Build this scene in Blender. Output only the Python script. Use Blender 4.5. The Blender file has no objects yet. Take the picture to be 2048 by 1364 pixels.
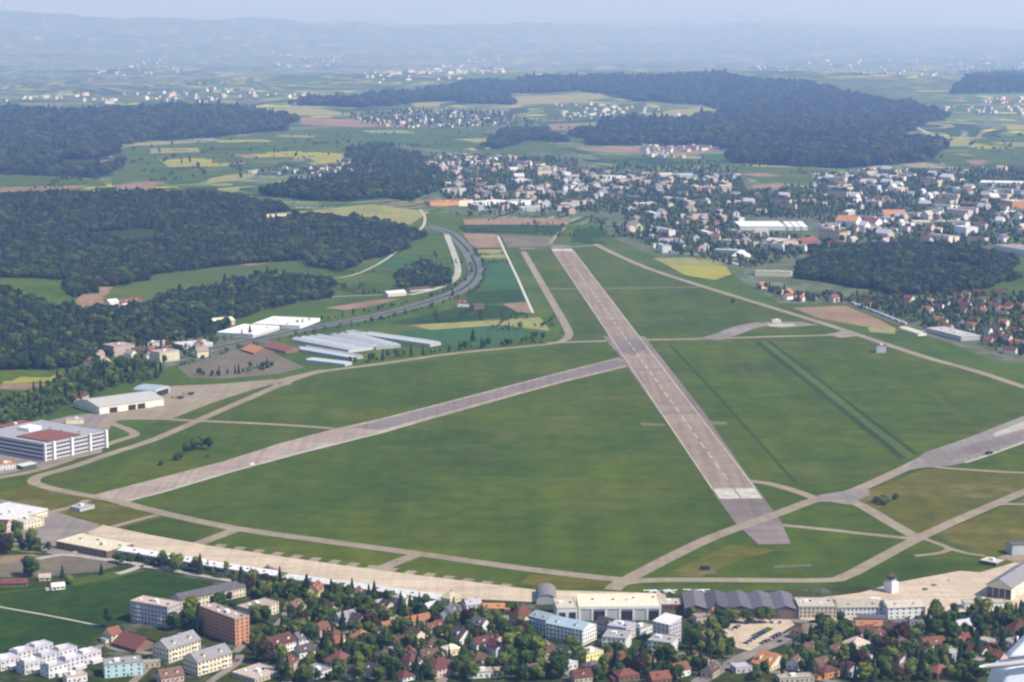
import bpy, math, random
import numpy as np
from mathutils import Vector, Matrix
from mathutils.geometry import delaunay_2d_cdt

random.seed(7)
rng = np.random.default_rng(7)
S = bpy.context.scene
COL = S.collection

# ------------------------------------------------------------------ camera
F, CAMH, HZ = 3960.0, 432.0, 68.0            # focal length in photo pixels, metres above the field, horizon row
PITCH = math.atan((682.0 - HZ) / F)
cam_data = bpy.data.cameras.new("camera")
cam_data.sensor_width = 36.0
cam_data.lens = 36.0 * F / 2048.0
cam_data.clip_start = 0.5
cam_data.clip_end = 250000.0
cam = bpy.data.objects.new("camera", cam_data)
cam.location = (0, 0, CAMH)
cam.rotation_euler = (math.radians(90) - PITCH, 0, 0)
COL.objects.link(cam)
S.camera = cam

# ------------------------------------------------------------------ sky, sun, exposure
SUN_TO = Vector((0.90, -0.44, 0)).normalized()
SUN_EL = math.radians(47)
world = bpy.data.worlds.new("World")
S.world = world
world.use_nodes = True
wn = world.node_tree.nodes
sky = wn.new("ShaderNodeTexSky")
sky.sky_type = 'NISHITA'
sky.sun_disc = False
sky.sun_elevation = SUN_EL
sky.sun_rotation = math.atan2(SUN_TO.x, SUN_TO.y)
sky.altitude = 900
sky.dust_density = 0.6
sky.ozone_density = 3.0
wn["Background"].inputs[1].default_value = 0.12
world.node_tree.links.new(sky.outputs[0], wn["Background"].inputs[0])
sl = bpy.data.lights.new("sun", 'SUN')
sl.energy = 4.9
sl.angle = math.radians(0.6)
sl.color = (1.0, 0.98, 0.95)
so = bpy.data.objects.new("sun", sl)
sd = Vector((SUN_TO.x * math.cos(SUN_EL), SUN_TO.y * math.cos(SUN_EL), math.sin(SUN_EL)))
so.rotation_euler = sd.to_track_quat('Z', 'Y').to_euler()
so.location = (3000, -1500, 4000)
COL.objects.link(so)
HAZE_DENSITY = 5.4e-5
HAZE_COLOR = (0.33, 0.51, 1.0)
S.view_settings.view_transform = 'Standard'
S.view_settings.look = 'None'
S.view_settings.exposure = 0.5
S.view_settings.gamma = 1.0
S.render.engine = 'CYCLES'
S.cycles.use_denoising = True
S.cycles.max_bounces = 4
S.cycles.volume_bounces = 2
S.cycles.transparent_max_bounces = 4
S.cycles.filter_width = 2.3

# ------------------------------------------------------------------ terrain
def sstep(a, b, t):
    t = np.clip((t - a) / (b - a), 0, 1)
    return t * t * (3 - 2 * t)

BUMPS = [  # x, y, sx, sy, height
    (-860, 3030, 185, 330, 46),
    (-1000, 4950, 650, 520, 56), (-330, 4700, 260, 420, 30),
    (-2500, 10300, 1500, 1400, 52), (-700, 7200, 500, 700, 20), (-60, 6300, 420, 420, 15),
    (900, 15600, 1900, 2500, 74), (2700, 15000, 1250, 2300, 56), (-1000, 16600, 1300, 2000, 44),
    (-12444, 38430, 5612, 5246, 627), (-3904, 41480, 4026, 4026, 190), (-14030, 32330, 4026, 5124, 213),
    (1464, 48800, 5612, 5612, 235), (9272, 51850, 4758, 5612, 168),
    (-11224, 56120, 5612, 4758, 291), (-5612, 61000, 5612, 4392, 213), (7564, 62220, 6466, 4392, 179),
    (-14850, 66000, 4730, 3520, 460), (-3960, 69850, 4070, 3300, 345), (5720, 64350, 3960, 2860, 241), (13750, 68200, 5720, 3960, 379),
    (1650, 79200, 5720, 3740, 379), (-10450, 81400, 5060, 3960, 494), (11550, 83600, 5940, 3960, 345),
]
def hgt(x, y):
    x = np.asarray(x, float); y = np.asarray(y, float)
    h = np.zeros(np.broadcast(x, y).shape)
    for bx, by, sx, sy, a in BUMPS:
        h = h + a * np.exp(-0.5 * ((x - bx) / sx) ** 2 - 0.5 * ((y - by) / sy) ** 2)
    h = np.maximum(0, h - 6.0)
    h = h + 30 * sstep(5600, 16000, y) + 330 * sstep(27000, 56000, y) + 1950 * sstep(62000, 92000, y)
    w = 5 * sstep(5200, 9000, y) + 66 * sstep(24000, 40000, y)
    h = h + w * (np.sin(x / 910 + 1.3 * np.sin(y / 1500)) * np.cos(y / 1340 + 0.8) + 0.6 * np.sin(x / 433 + y / 717) + 0.35 * np.sin(x / 211 - y / 333))
    far = 95 * sstep(60000, 84000, y)
    h = h + far * (np.sin(x / 3300 + 0.6) + 0.5 * np.sin(x / 1420 + 1.9) + 0.3 * np.sin(x / 690))
    return np.maximum(h, 0)

def h1(x, y):
    return float(hgt(x, y))

_T = np.geomspace(900, 120000, 1600)
cP, sP = math.cos(PITCH), math.sin(PITCH)
def un(px, py):
    """the place on the ground that the photo shows at this pixel"""
    u, v = (px - 1024.0) / F, (682.0 - py) / F
    dx, dy, dz = u, cP + v * sP, -sP + v * cP
    if dz < 0:
        t = CAMH / -dz
        if t * dy < 2450 and not (px < 260 and py < 800):
            return (t * dx, t * dy)
    xs, ys, zs = _T * dx, _T * dy, CAMH + _T * dz
    d = zs - hgt(xs, ys)
    k = int(np.argmax(d < 0))
    if d[k] >= 0:
        k = len(_T) - 1
    k = max(k, 1)
    f = d[k - 1] / (d[k - 1] - d[k]) if d[k] < 0 else 1
    t = _T[k - 1] + f * (_T[k] - _T[k - 1])
    return (t * dx, t * dy)

def mpp(x, y):
    return math.sqrt(x * x + y * y + CAMH * CAMH) / F      # metres that one photo pixel spans there

def to_px(x, y, z):
    dx, dy, dz = x, y, z - CAMH
    f = dy * cP - dz * sP
    return 1024 + F * dx / f, 682 - F * (dy * sP + dz * cP) / f

# ------------------------------------------------------------------ helpers
def link(o, parent=None):
    COL.objects.link(o)
    if parent is not None:
        o.parent = parent
    return o

def mesh_obj(name, verts, faces, mats, parent=None, idx=None, smooth=False):
    me = bpy.data.meshes.new(name)
    me.from_pydata([tuple(v) for v in verts], [], [tuple(f) for f in faces])
    for m in (mats if isinstance(mats, (list, tuple)) else [mats]):
        me.materials.append(m)
    if idx is not None:
        me.polygons.foreach_set("material_index", idx)
    if smooth:
        me.polygons.foreach_set("use_smooth", [True] * len(me.polygons))
    return link(bpy.data.objects.new(name, me), parent)

def data_obj(name, me, parent=None):
    return link(bpy.data.objects.new(name, me), parent)

def empty(name, loc, rz=0.0):
    o = bpy.data.objects.new(name, None)
    o.location = loc
    o.rotation_euler = (0, 0, rz)
    o.empty_display_size = 1
    return link(o)

def tag(o, label=None, cat=None, group=None, kind=None):
    if label: o["label"] = label
    if cat: o["category"] = cat
    if group: o["group"] = group
    if kind: o["kind"] = kind
    return o

class G:
    """collects boxes, prisms and quads into one mesh"""
    def __init__(s): s.v, s.f, s.m = [], [], []
    def poly(s, pts, mi=0):
        n = len(s.v); s.v += [tuple(p) for p in pts]; s.f.append(tuple(range(n, n + len(pts)))); s.m.append(mi)
    def box(s, x0, x1, y0, y1, z0, z1, mi=0):
        n = len(s.v)
        s.v += [(x0, y0, z0), (x1, y0, z0), (x1, y1, z0), (x0, y1, z0), (x0, y0, z1), (x1, y0, z1), (x1, y1, z1), (x0, y1, z1)]
        for q in ((0, 3, 2, 1), (4, 5, 6, 7), (0, 1, 5, 4), (1, 2, 6, 5), (2, 3, 7, 6), (3, 0, 4, 7)):
            s.f.append(tuple(n + i for i in q)); s.m.append(mi)
    def prism(s, prof, x0, x1, mi=0):
        """profile of (y, z) drawn along x"""
        n, k = len(s.v), len(prof)
        s.v += [(x0, y, z) for y, z in prof] + [(x1, y, z) for y, z in prof]
        s.f.append(tuple(range(n + k - 1, n - 1, -1))); s.m.append(mi)
        s.f.append(tuple(range(n + k, n + 2 * k))); s.m.append(mi)
        for i in range(k):
            j = (i + 1) % k
            s.f.append((n + i, n + j, n + k + j, n + k + i)); s.m.append(mi)
    def lathe(s, prof, n=10, cx=0, cy=0, mi=0):
        b = len(s.v)
        for r, z in prof:
            for i in range(n):
                a = 2 * math.pi * i / n
                s.v.append((cx + r * math.cos(a), cy + r * math.sin(a), z))
        for k in range(len(prof) - 1):
            for i in range(n):
                j = (i + 1) % n
                s.f.append((b + k * n + i, b + k * n + j, b + (k + 1) * n + j, b + (k + 1) * n + i)); s.m.append(mi)
        s.f.append(tuple(b + (len(prof) - 1) * n + i for i in range(n))); s.m.append(mi)
    def obj(s, name, mats, parent=None, smooth=False):
        return mesh_obj(name, s.v, s.f, mats, parent, s.m, smooth)
    def data(s, name, mats):
        me = bpy.data.meshes.new(name)
        me.from_pydata(s.v, [], s.f)
        for m in (mats if isinstance(mats, (list, tuple)) else [mats]): me.materials.append(m)
        me.polygons.foreach_set("material_index", s.m)
        return me

# ------------------------------------------------------------------ materials
MATS = {}
def nodes_of(name):
    m = bpy.data.materials.new(name)
    m.use_nodes = True
    nt = m.node_tree
    return m, nt, nt.nodes, nt.links, nt.nodes["Principled BSDF"]

def noise(nt, vec, scale, detail=4, rough=0.6):
    n = nt.nodes.new("ShaderNodeTexNoise")
    n.inputs["Scale"].default_value = scale
    n.inputs["Detail"].default_value = detail
    n.inputs["Roughness"].default_value = rough
    nt.links.new(vec, n.inputs["Vector"])
    return n.outputs["Fac"]

def ramp(nt, fac, stops):
    r = nt.nodes.new("ShaderNodeValToRGB")
    el = r.color_ramp.elements
    while len(el) < len(stops): el.new(0.5)
    for e, (p, c) in zip(el, stops):
        e.position = p; e.color = (*c, 1)
    nt.links.new(fac, r.inputs[0])
    return r.outputs[0]

def mixc(nt, fac, a, b, mode='MIX'):
    n = nt.nodes.new("ShaderNodeMix")
    n.data_type = 'RGBA'; n.blend_type = mode
    for sock, val in ((n.inputs[0], fac), (n.inputs[6], a), (n.inputs[7], b)):
        if isinstance(val, (int, float)): sock.default_value = val
        elif isinstance(val, tuple): sock.default_value = (*val, 1)
        else: nt.links.new(val, sock)
    return n.outputs[2]

def mapped(nt, scale=(1, 1, 1), rot=0.0, loc=(0, 0, 0), src="Position"):
    if src == "Position":
        g = nt.nodes.new("ShaderNodeNewGeometry").outputs["Position"]
    else:
        g = nt.nodes.new("ShaderNodeTexCoord").outputs[src]
    mp = nt.nodes.new("ShaderNodeMapping")
    mp.inputs["Scale"].default_value = scale
    mp.inputs["Rotation"].default_value = (0, 0, rot)
    mp.inputs["Location"].default_value = loc
    nt.links.new(g, mp.inputs[0])
    return mp.outputs[0]

def plain(name, col, var=0.18, scale=0.25, rough=0.85, spec=0.2, rand=0.0):
    """paint, tile, concrete: a colour with weathering at two sizes"""
    if name in MATS: return MATS[name]
    m, nt, N, L, b = nodes_of(name)
    v = mapped(nt)
    f1 = noise(nt, v, scale, 5)
    lo = tuple(c * (1 - var) for c in col); hi = tuple(min(1, c * (1 + var)) for c in col)
    c = ramp(nt, f1, [(0.3, lo), (0.7, hi)])
    f2 = noise(nt, v, scale * 9, 3)
    c = mixc(nt, 0.5, c, ramp(nt, f2, [(0.35, tuple(1 - var * 0.7 for _ in col)), (0.65, (1, 1, 1))]), 'MULTIPLY')
    if rand:
        oi = N.new("ShaderNodeObjectInfo")
        c = mixc(nt, 1.0, c, ramp(nt, oi.outputs["Random"], [(0, (1 - rand,) * 3), (1, (1 + rand * 0.4,) * 3)]), 'MULTIPLY')
    L.new(c, b.inputs["Base Color"])
    b.inputs["Roughness"].default_value = rough
    b.inputs["Specular IOR Level"].default_value = spec
    MATS[name] = m
    return m

def glassy(name, col=(0.03, 0.035, 0.045)):
    if name in MATS: return MATS[name]
    m, nt, N, L, b = nodes_of(name)
    b.inputs["Base Color"].default_value = (*col, 1)
    b.inputs["Roughness"].default_value = 0.15
    b.inputs["Specular IOR Level"].default_value = 0.6
    MATS[name] = m
    return m

def grass(name, cols, big=0.004, streak=None, patch=0.35, dry=(0.17, 0.15, 0.05), dryamt=0.0):
    """turf: three greens at three sizes, mowing streaks along one direction, dry spots"""
    m, nt, N, L, b = nodes_of(name)
    v = mapped(nt)
    c = ramp(nt, noise(nt, v, big, 6, 0.65), [(0.32, cols[0]), (0.5, cols[1]), (0.68, cols[2])])
    c = mixc(nt, patch, c, ramp(nt, noise(nt, v, big * 9, 4), [(0.35, (0.62, 0.68, 0.55)), (0.65, (1.25, 1.2, 1.1))]), 'MULTIPLY')
    c = mixc(nt, 0.45, c, ramp(nt, noise(nt, v, 0.35, 3), [(0.3, (0.72, 0.75, 0.7)), (0.7, (1.2, 1.2, 1.15))]), 'MULTIPLY')
    if streak is not None:
        sv = mapped(nt, (0.035, 0.0022, 1), streak)
        c = mixc(nt, 0.4, c, ramp(nt, noise(nt, sv, 1.0, 4), [(0.36, (0.74, 0.78, 0.78)), (0.64, (1.2, 1.16, 1.02))]), 'MULTIPLY')
        sv = mapped(nt, (0.004, 0.11, 1), streak + 0.12, (3, 8, 0))
        c = mixc(nt, 0.35, c, ramp(nt, noise(nt, sv, 1.0, 2), [(0.38, (0.76, 0.78, 0.8)), (0.6, (1.14, 1.12, 1.0))]), 'MULTIPLY')
    if dryamt:
        k = N.new("ShaderNodeMath"); k.operation = 'MULTIPLY'; k.inputs[1].default_value = dryamt
        L.new(ramp(nt, noise(nt, mapped(nt, loc=(313, 77, 0)), big * 2.2, 6, 0.7), [(0.52, (0, 0, 0)), (0.66, (1, 1, 1))]), k.inputs[0])
        c = mixc(nt, k.outputs[0], c, dry)
    L.new(c, b.inputs["Base Color"])
    b.inputs["Roughness"].default_value = 1.0
    b.inputs["Specular IOR Level"].default_value = 0.05
    MATS[name] = m
    return m

def paving(name, a, bcol, dark, streak, jointed=False, dirt=0.5):
    """concrete or asphalt: slabs laid across the strip, tyre and repair streaks along it"""
    m, nt, N, L, b = nodes_of(name)
    v = mapped(nt)
    c = ramp(nt, noise(nt, v, 0.012, 5), [(0.3, a), (0.7, bcol)])
    sv = mapped(nt, (0.16, 0.004, 1), streak)
    c = mixc(nt, dirt, c, ramp(nt, noise(nt, sv, 1.0, 4), [(0.35, dark), (0.6, (1, 1, 1))]), 'MULTIPLY')
    cv = mapped(nt, (0.006, 0.11, 1), streak, (9, 4, 0))
    c = mixc(nt, 0.55, c, ramp(nt, noise(nt, cv, 1.0, 3), [(0.36, (0.72, 0.7, 0.72)), (0.62, (1.06, 1.05, 1.04))]), 'MULTIPLY')
    c = mixc(nt, 0.5, c, ramp(nt, noise(nt, v, 0.45, 3), [(0.3, (0.78,) * 3), (0.7, (1.1,) * 3)]), 'MULTIPLY')
    if jointed:
        br = N.new("ShaderNodeTexBrick")
        br.offset = 0.0
        br.inputs["Scale"].default_value = 1.0
        br.inputs["Color1"].default_value = (1, 1, 1, 1); br.inputs["Color2"].default_value = (0.88, 0.88, 0.88, 1)
        br.inputs["Mortar"].default_value = (0.55, 0.53, 0.52, 1)
        br.inputs["Mortar Size"].default_value = 0.012
        br.inputs["Brick Width"].default_value = 1.0; br.inputs["Row Height"].default_value = 1.0
        L.new(mapped(nt, (0.14, 0.14, 1), streak), br.inputs["Vector"])
        c = mixc(nt, 0.8, c, br.outputs["Color"], 'MULTIPLY')
    L.new(c, b.inputs["Base Color"])
    b.inputs["Roughness"].default_value = 0.9
    b.inputs["Specular IOR Level"].default_value = 0.15
    MATS[name] = m
    return m

def foliage(name, dark, mid, light):
    m, nt, N, L, b = nodes_of(name)
    oi = N.new("ShaderNodeObjectInfo")
    c = ramp(nt, oi.outputs["Random"], [(0.0, dark), (0.5, mid), (1.0, light)])
    v = mapped(nt, src="Object")
    c = mixc(nt, 0.8, c, ramp(nt, noise(nt, v, 0.5, 3), [(0.3, (0.65, 0.68, 0.62)), (0.7, (1.3, 1.28, 1.15))]), 'MULTIPLY')
    L.new(c, b.inputs["Base Color"])
    b.inputs["Roughness"].default_value = 0.9
    b.inputs["Specular IOR Level"].default_value = 0.15
    MATS[name] = m
    return m

def countryside(name):
    """far land: strips of meadow, wheat, rape and ploughed earth, with darker woods and pale villages too far off to be told apart"""
    m, nt, N, L, b = nodes_of(name)
    v = mapped(nt, (0.0021, 0.0009, 1), 0.25)
    vo = N.new("ShaderNodeTexVoronoi")
    vo.voronoi_dimensions = '2D'
    vo.inputs["Randomness"].default_value = 0.8
    L.new(v, vo.inputs["Vector"])
    sep = N.new("ShaderNodeSeparateColor")
    L.new(vo.outputs["Color"], sep.inputs[0])
    fields = ramp(nt, sep.outputs[0], [(0.0, (0.055, 0.11, 0.03)), (0.25, (0.10, 0.16, 0.045)), (0.45, (0.16, 0.21, 0.06)), (0.62, (0.075, 0.13, 0.06)),
                                       (0.74, (0.26, 0.20, 0.11)), (0.86, (0.20, 0.23, 0.08)), (0.95, (0.42, 0.38, 0.05))])
    fields = mixc(nt, 0.5, fields, ramp(nt, noise(nt, mapped(nt), 0.02, 4), [(0.3, (0.7,) * 3), (0.7, (1.2,) * 3)]), 'MULTIPLY')
    wood = ramp(nt, noise(nt, mapped(nt, (0.00050, 0.00016, 1), 0.1, (4.2, 1.1, 0)), 1.0, 6, 0.62), [(0.485, (0, 0, 0)), (0.51, (1, 1, 1))])
    c = mixc(nt, wood, fields, ramp(nt, noise(nt, mapped(nt), 0.05, 3), [(0.3, (0.018, 0.035, 0.014)), (0.7, (0.045, 0.075, 0.025))]))
    town = ramp(nt, noise(nt, mapped(nt, (0.0007, 0.0005, 1), 0.0, (12.2, 7.1, 0)), 1.0, 4, 0.6), [(0.57, (0, 0, 0)), (0.66, (1, 1, 1))])
    vt = N.new("ShaderNodeTexVoronoi"); vt.voronoi_dimensions = '2D'
    L.new(mapped(nt, (0.03, 0.03, 1)), vt.inputs["Vector"])
    sp = N.new("ShaderNodeSeparateColor"); L.new(vt.outputs["Color"], sp.inputs[0])
    spots = ramp(nt, sp.outputs[1], [(0.0, (0.05, 0.08, 0.03)), (0.5, (0.10, 0.11, 0.08)), (0.72, (0.4, 0.33, 0.28)), (0.9, (0.7, 0.68, 0.66))])
    c = mixc(nt, town, c, spots)
    L.new(c, b.inputs["Base Color"])
    b.inputs["Roughness"].default_value = 1.0
    b.inputs["Specular IOR Level"].default_value = 0.03
    MATS[name] = m
    return m

RWY = -0.051      # runway direction as seen from above (rotation that lays texture y along it)
M_land = countryside("far_country")
M_turf = grass("airfield_turf", [(0.038, 0.064, 0.006), (0.057, 0.083, 0.006), (0.082, 0.099, 0.007)], 0.0042, -0.051, 0.55, (0.11, 0.105, 0.03), 0.4)
M_turf_dry = grass("dry_turf", [(0.066, 0.075, 0.009), (0.094, 0.090, 0.013), (0.120, 0.099, 0.017)], 0.006, 0.6, 0.5, (0.21, 0.16, 0.06), 0.6)
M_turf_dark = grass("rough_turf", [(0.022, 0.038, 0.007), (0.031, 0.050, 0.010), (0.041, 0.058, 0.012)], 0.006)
M_turf_mown = grass("mown_turf", [(0.052, 0.080, 0.014), (0.068, 0.095, 0.018), (0.082, 0.106, 0.022)], 0.006)
M_meadow = grass("meadow", [(0.038, 0.070, 0.008), (0.060, 0.095, 0.010), (0.086, 0.113, 0.014)], 0.007, 0.5)
M_lush = grass("lush_field", [(0.016, 0.040, 0.006), (0.024, 0.053, 0.007), (0.036, 0.064, 0.008)], 0.009, 1.0, 0.8)
M_crop = grass("green_crop", [(0.03, 0.08, 0.03), (0.04, 0.095, 0.035), (0.05, 0.105, 0.04)], 0.01, 0.3)
M_rape = grass("rape_field", [(0.20, 0.19, 0.03), (0.26, 0.24, 0.035), (0.30, 0.27, 0.04)], 0.01)
M_wheat = grass("pale_field", [(0.19, 0.19, 0.075), (0.24, 0.225, 0.09), (0.27, 0.25, 0.10)], 0.01, 0.4)
M_earth = grass("ploughed_earth", [(0.19, 0.125, 0.085), (0.235, 0.155, 0.11), (0.27, 0.185, 0.13)], 0.01, 0.9)
M_fallow = grass("fallow_earth", [(0.125, 0.10, 0.085), (0.15, 0.125, 0.10), (0.17, 0.15, 0.11)], 0.012, 0.4)
M_garden = grass("garden_ground", [(0.020, 0.032, 0.008), (0.037, 0.050, 0.011), (0.068, 0.069, 0.024)], 0.02, None, 0.6, (0.20, 0.185, 0.17), 0.5)
M_floor = grass("forest_floor", [(0.010, 0.018, 0.006), (0.015, 0.024, 0.007), (0.021, 0.030, 0.010)], 0.02)
M_town = grass("town_ground", [(0.05, 0.08, 0.03), (0.08, 0.105, 0.045), (0.14, 0.14, 0.10)], 0.012, None, 0.6, (0.25, 0.23, 0.21), 0.6)
M_conc = paving("runway_concrete", (0.252, 0.194, 0.140), (0.333, 0.257, 0.189), (0.55, 0.53, 0.54), RWY, True)
M_asph = paving("runway_asphalt", (0.17, 0.138, 0.118), (0.225, 0.185, 0.158), (0.6, 0.58, 0.6), RWY)
M_old = paving("old_strip_concrete", (0.320, 0.247, 0.199), (0.407, 0.325, 0.262), (0.6, 0.57, 0.58), 0.58, True)
M_old_dark = paving("old_strip_tarmac", (0.18, 0.147, 0.132), (0.23, 0.19, 0.17), (0.6, 0.57, 0.6), 0.58)
M_taxi = paving("taxiway_concrete", (0.244, 0.197, 0.139), (0.311, 0.256, 0.181), (0.65, 0.62, 0.6), 0.4, False, 0.4)
M_apron = paving("apron_concrete", (0.502, 0.391, 0.279), (0.595, 0.484, 0.353), (0.7, 0.67, 0.64), 2.06, True, 0.4)
M_yard = paving("yard_tarmac", (0.207, 0.176, 0.153), (0.270, 0.234, 0.203), (0.65, 0.62, 0.62), 0.5)
M_road = paving("road_asphalt", (0.12, 0.115, 0.115), (0.165, 0.155, 0.15), (0.7, 0.68, 0.68), 0.2)
M_track = paving("pale_track", (0.36, 0.33, 0.28), (0.44, 0.41, 0.35), (0.75, 0.72, 0.7), 0.2)
M_fence = plain("pale_path", (0.46, 0.45, 0.42), 0.15, 0.3)
M_paint = plain("white_marking_paint", (0.50, 0.465, 0.40), 0.35, 0.12, 0.8)

# ------------------------------------------------------------------ terrain mesh
def build_terrain():
    ys = np.concatenate([np.linspace(250, 2200, 14), np.geomspace(2260, 96000, 300)])
    ang = np.radians(np.concatenate([np.linspace(-38, -18, 12, endpoint=False), np.linspace(-18, 18, 220), np.linspace(18, 38, 13)[1:]]))
    X = ys[:, None] * np.tan(ang)[None, :]
    Y = np.repeat(ys[:, None], len(ang), 1)
    Z = hgt(X, Y) - 0.10
    v = np.stack([X, Y, Z], -1).reshape(-1, 3)
    R, C = len(ys), len(ang)
    i = np.arange(R - 1)[:, None] * C + np.arange(C - 1)[None, :]
    f = np.stack([i, i + 1, i + C + 1, i + C], -1).reshape(-1, 4)
    o = mesh_obj("terrain", v, f.tolist(), M_land, smooth=True)
    tag(o, kind="structure")
build_terrain()

def dense(pts, step):
    out = []
    for (x0, y0), (x1, y1) in zip(pts, pts[1:] + pts[:1]):
        n = max(1, int(math.hypot(x1 - x0, y1 - y0) / step))
        for k in range(n):
            t = k / n
            out.append((x0 + (x1 - x0) * t, y0 + (y1 - y0) * t))
    return out

def inside(poly, X, Y):
    X = np.asarray(X); Y = np.asarray(Y)
    c = np.zeros(X.shape, bool)
    n = len(poly)
    for i in range(n):
        x0, y0 = poly[i]; x1, y1 = poly[i - 1]
        if y0 == y1: continue
        c ^= ((y0 > Y) != (y1 > Y)) & (X < (x1 - x0) * (Y - y0) / (y1 - y0) + x0)
    return c

def raise_at(y, layer):
    t = min(1.0, max(0.0, (y - 4200) / 1800))
    return 0.06 * layer + 0.9 * t

def sheet_world(name, wp, mat, layer, kind="structure", label=None):
    hilly = float(np.max(hgt([p[0] for p in wp], [p[1] for p in wp]))) > 0.3
    ext = max(max(p[0] for p in wp) - min(p[0] for p in wp), max(p[1] for p in wp) - min(p[1] for p in wp))
    pts = list(wp); inner = []
    if hilly:
        step = min(max(25.0, ext / 22), 65.0 if min(p[1] for p in wp) < 4500 else 400.0)
        pts = dense(wp, step)
        gx = np.arange(min(p[0] for p in wp), max(p[0] for p in wp), step)
        gy = np.arange(min(p[1] for p in wp), max(p[1] for p in wp), step)
        if len(gx) and len(gy):
            XX, YY = np.meshgrid(gx, gy)
            ok = inside(wp, XX, YY)
            inner = list(zip(XX[ok].tolist(), YY[ok].tolist()))
    n = len(pts)
    allp = [Vector(p) for p in pts + inner]
    vo, eo, fo, *_ = delaunay_2d_cdt(allp, [], [list(range(n))], 1, 1e-5)
    xs = np.array([p.x for p in vo]); yy = np.array([p.y for p in vo])
    zs = hgt(xs, yy)
    v = [(x, y, z + raise_at(y, layer) + (0.7 * min(1, z / 0.3) if layer > 1.2 else 0)) for x, y, z in zip(xs.tolist(), yy.tolist(), zs.tolist())]
    fs = []
    for f in fo:
        a, b_, c_ = (vo[f[0]], vo[f[1]], vo[f[2]])
        s = (b_.x - a.x) * (c_.y - a.y) - (b_.y - a.y) * (c_.x - a.x)
        fs.append(tuple(f) if s > 0 else tuple(reversed(f)))
    o = mesh_obj(name, v, fs, mat)
    return tag(o, label=label, kind=kind)

def sheet(name, pp, mat, layer, kind="structure", label=None):
    return sheet_world(name, [un(*p) for p in pp], mat, layer, kind, label)

def smooth_line(w, n=8):
    out = []
    P = [w[0]] + list(w) + [w[-1]]
    for i in range(1, len(P) - 2):
        p0, p1, p2, p3 = (np.array(P[i + k], float) for k in (-1, 0, 1, 2))
        for k in range(n):
            t = k / n
            out.append(tuple(0.5 * ((2 * p1) + (p2 - p0) * t + (2 * p0 - 5 * p1 + 4 * p2 - p3) * t * t + (3 * p1 - p0 - 3 * p2 + p3) * t ** 3)))
    out.append(tuple(w[-1]))
    return out

def strip_world(name, pts, width, mat, layer, kind="structure", parent=None, n=8, z0=0.0):
    pts = smooth_line(pts, n) if n > 1 else pts
    v, f = [], []
    for i, p in enumerate(pts):
        a = pts[max(0, i - 1)]; b_ = pts[min(len(pts) - 1, i + 1)]
        d = np.array([b_[0] - a[0], b_[1] - a[1]]); d = d / (np.linalg.norm(d) + 1e-9)
        nx, ny = -d[1] * width / 2, d[0] * width / 2
        for s in (1, -1):
            x, y = p[0] + s * nx, p[1] + s * ny
            v.append((x, y, h1(x, y) + 0.8 * min(1, h1(x, y) / 0.3) + raise_at(y, layer) + z0))
    for i in range(len(pts) - 1):
        f.append((2 * i, 2 * i + 1, 2 * i + 3, 2 * i + 2))
    o = mesh_obj(name, v, f, mat, parent)
    if parent is None: tag(o, kind=kind)
    return o

def strip(name, pp, width, mat, layer, **k):
    return strip_world(name, [un(*p) for p in pp], width, mat, layer, **k)

# ------------------------------------------------------------------ ground sheets
sheet("valley_floor", [(-700, 990), (-300, 470), (900, 425), (2400, 470), (2900, 1000), (2600, 1150), (2048, 1200), (900, 1200), (0, 1000)], M_meadow, 0.5)
sheet("garden_ground", [(-250, 1060), (60, 1105), (250, 1110), (900, 1200), (1250, 1193), (2300, 1150), (2300, 2100), (-250, 2100)], M_garden, 1.5)
sheet("airfield_grass", [(-150, 1035), (-100, 985), (60, 945), (300, 850), (430, 790), (560, 757), (700, 738), (1100, 697), (1128, 645), (1040, 497), (1190, 489), (1300, 538),
                         (1640, 642), (2048, 772), (2250, 840), (2250, 1130), (2048, 1150), (1900, 1175), (1650, 1196), (1250, 1196), (900, 1196), (500, 1132), (230, 1085), (100, 1040)], M_turf, 1)
# drier and rougher turf
for pp in ([(1700, 995), (1850, 938), (2048, 946), (2200, 950), (2200, 930), (2048, 985), (1930, 1033), (1835, 1075), (1745, 1030)],
           [(1870, 1070), (2000, 1015), (2200, 940), (2200, 1110), (2048, 1120), (1960, 1110)],
           [(0, 985), (60, 970), (190, 1000), (300, 1030), (230, 1045), (120, 1030), (0, 1000)],
           [(1060, 1150), (1210, 1158), (1215, 1172), (1100, 1180), (1040, 1165)],
           [(1330, 1150), (1460, 1090), (1560, 1100), (1480, 1120), (1400, 1155)],
           [(160, 1040), (240, 1010), (330, 1035), (230, 1058)]):
    sheet("dry_grass", pp, M_turf_dry, 1.4 + 0.0004 * pp[0][0])
# grass strips left long beside the glider landing lane
strip("long_grass_strip", [(1512, 682), (1600, 752), (1700, 832), (1775, 892), (1805, 918)], 9, M_turf_dark, 2, n=1)
strip("mown_grass_lane", [(1526, 682), (1616, 752), (1717, 832), (1793, 891), (1822, 914)], 11, M_turf_mown, 1.9, n=1)
strip("long_grass_strip", [(1537, 682), (1629, 752), (1731, 832), (1808, 890), (1834, 910)], 6, M_turf_dark, 2.2, n=1)
strip("long_grass_strip", [(1340, 690), (1420, 775), (1510, 875), (1590, 965)], 3.5, M_turf_dark, 2, n=1)
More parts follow.
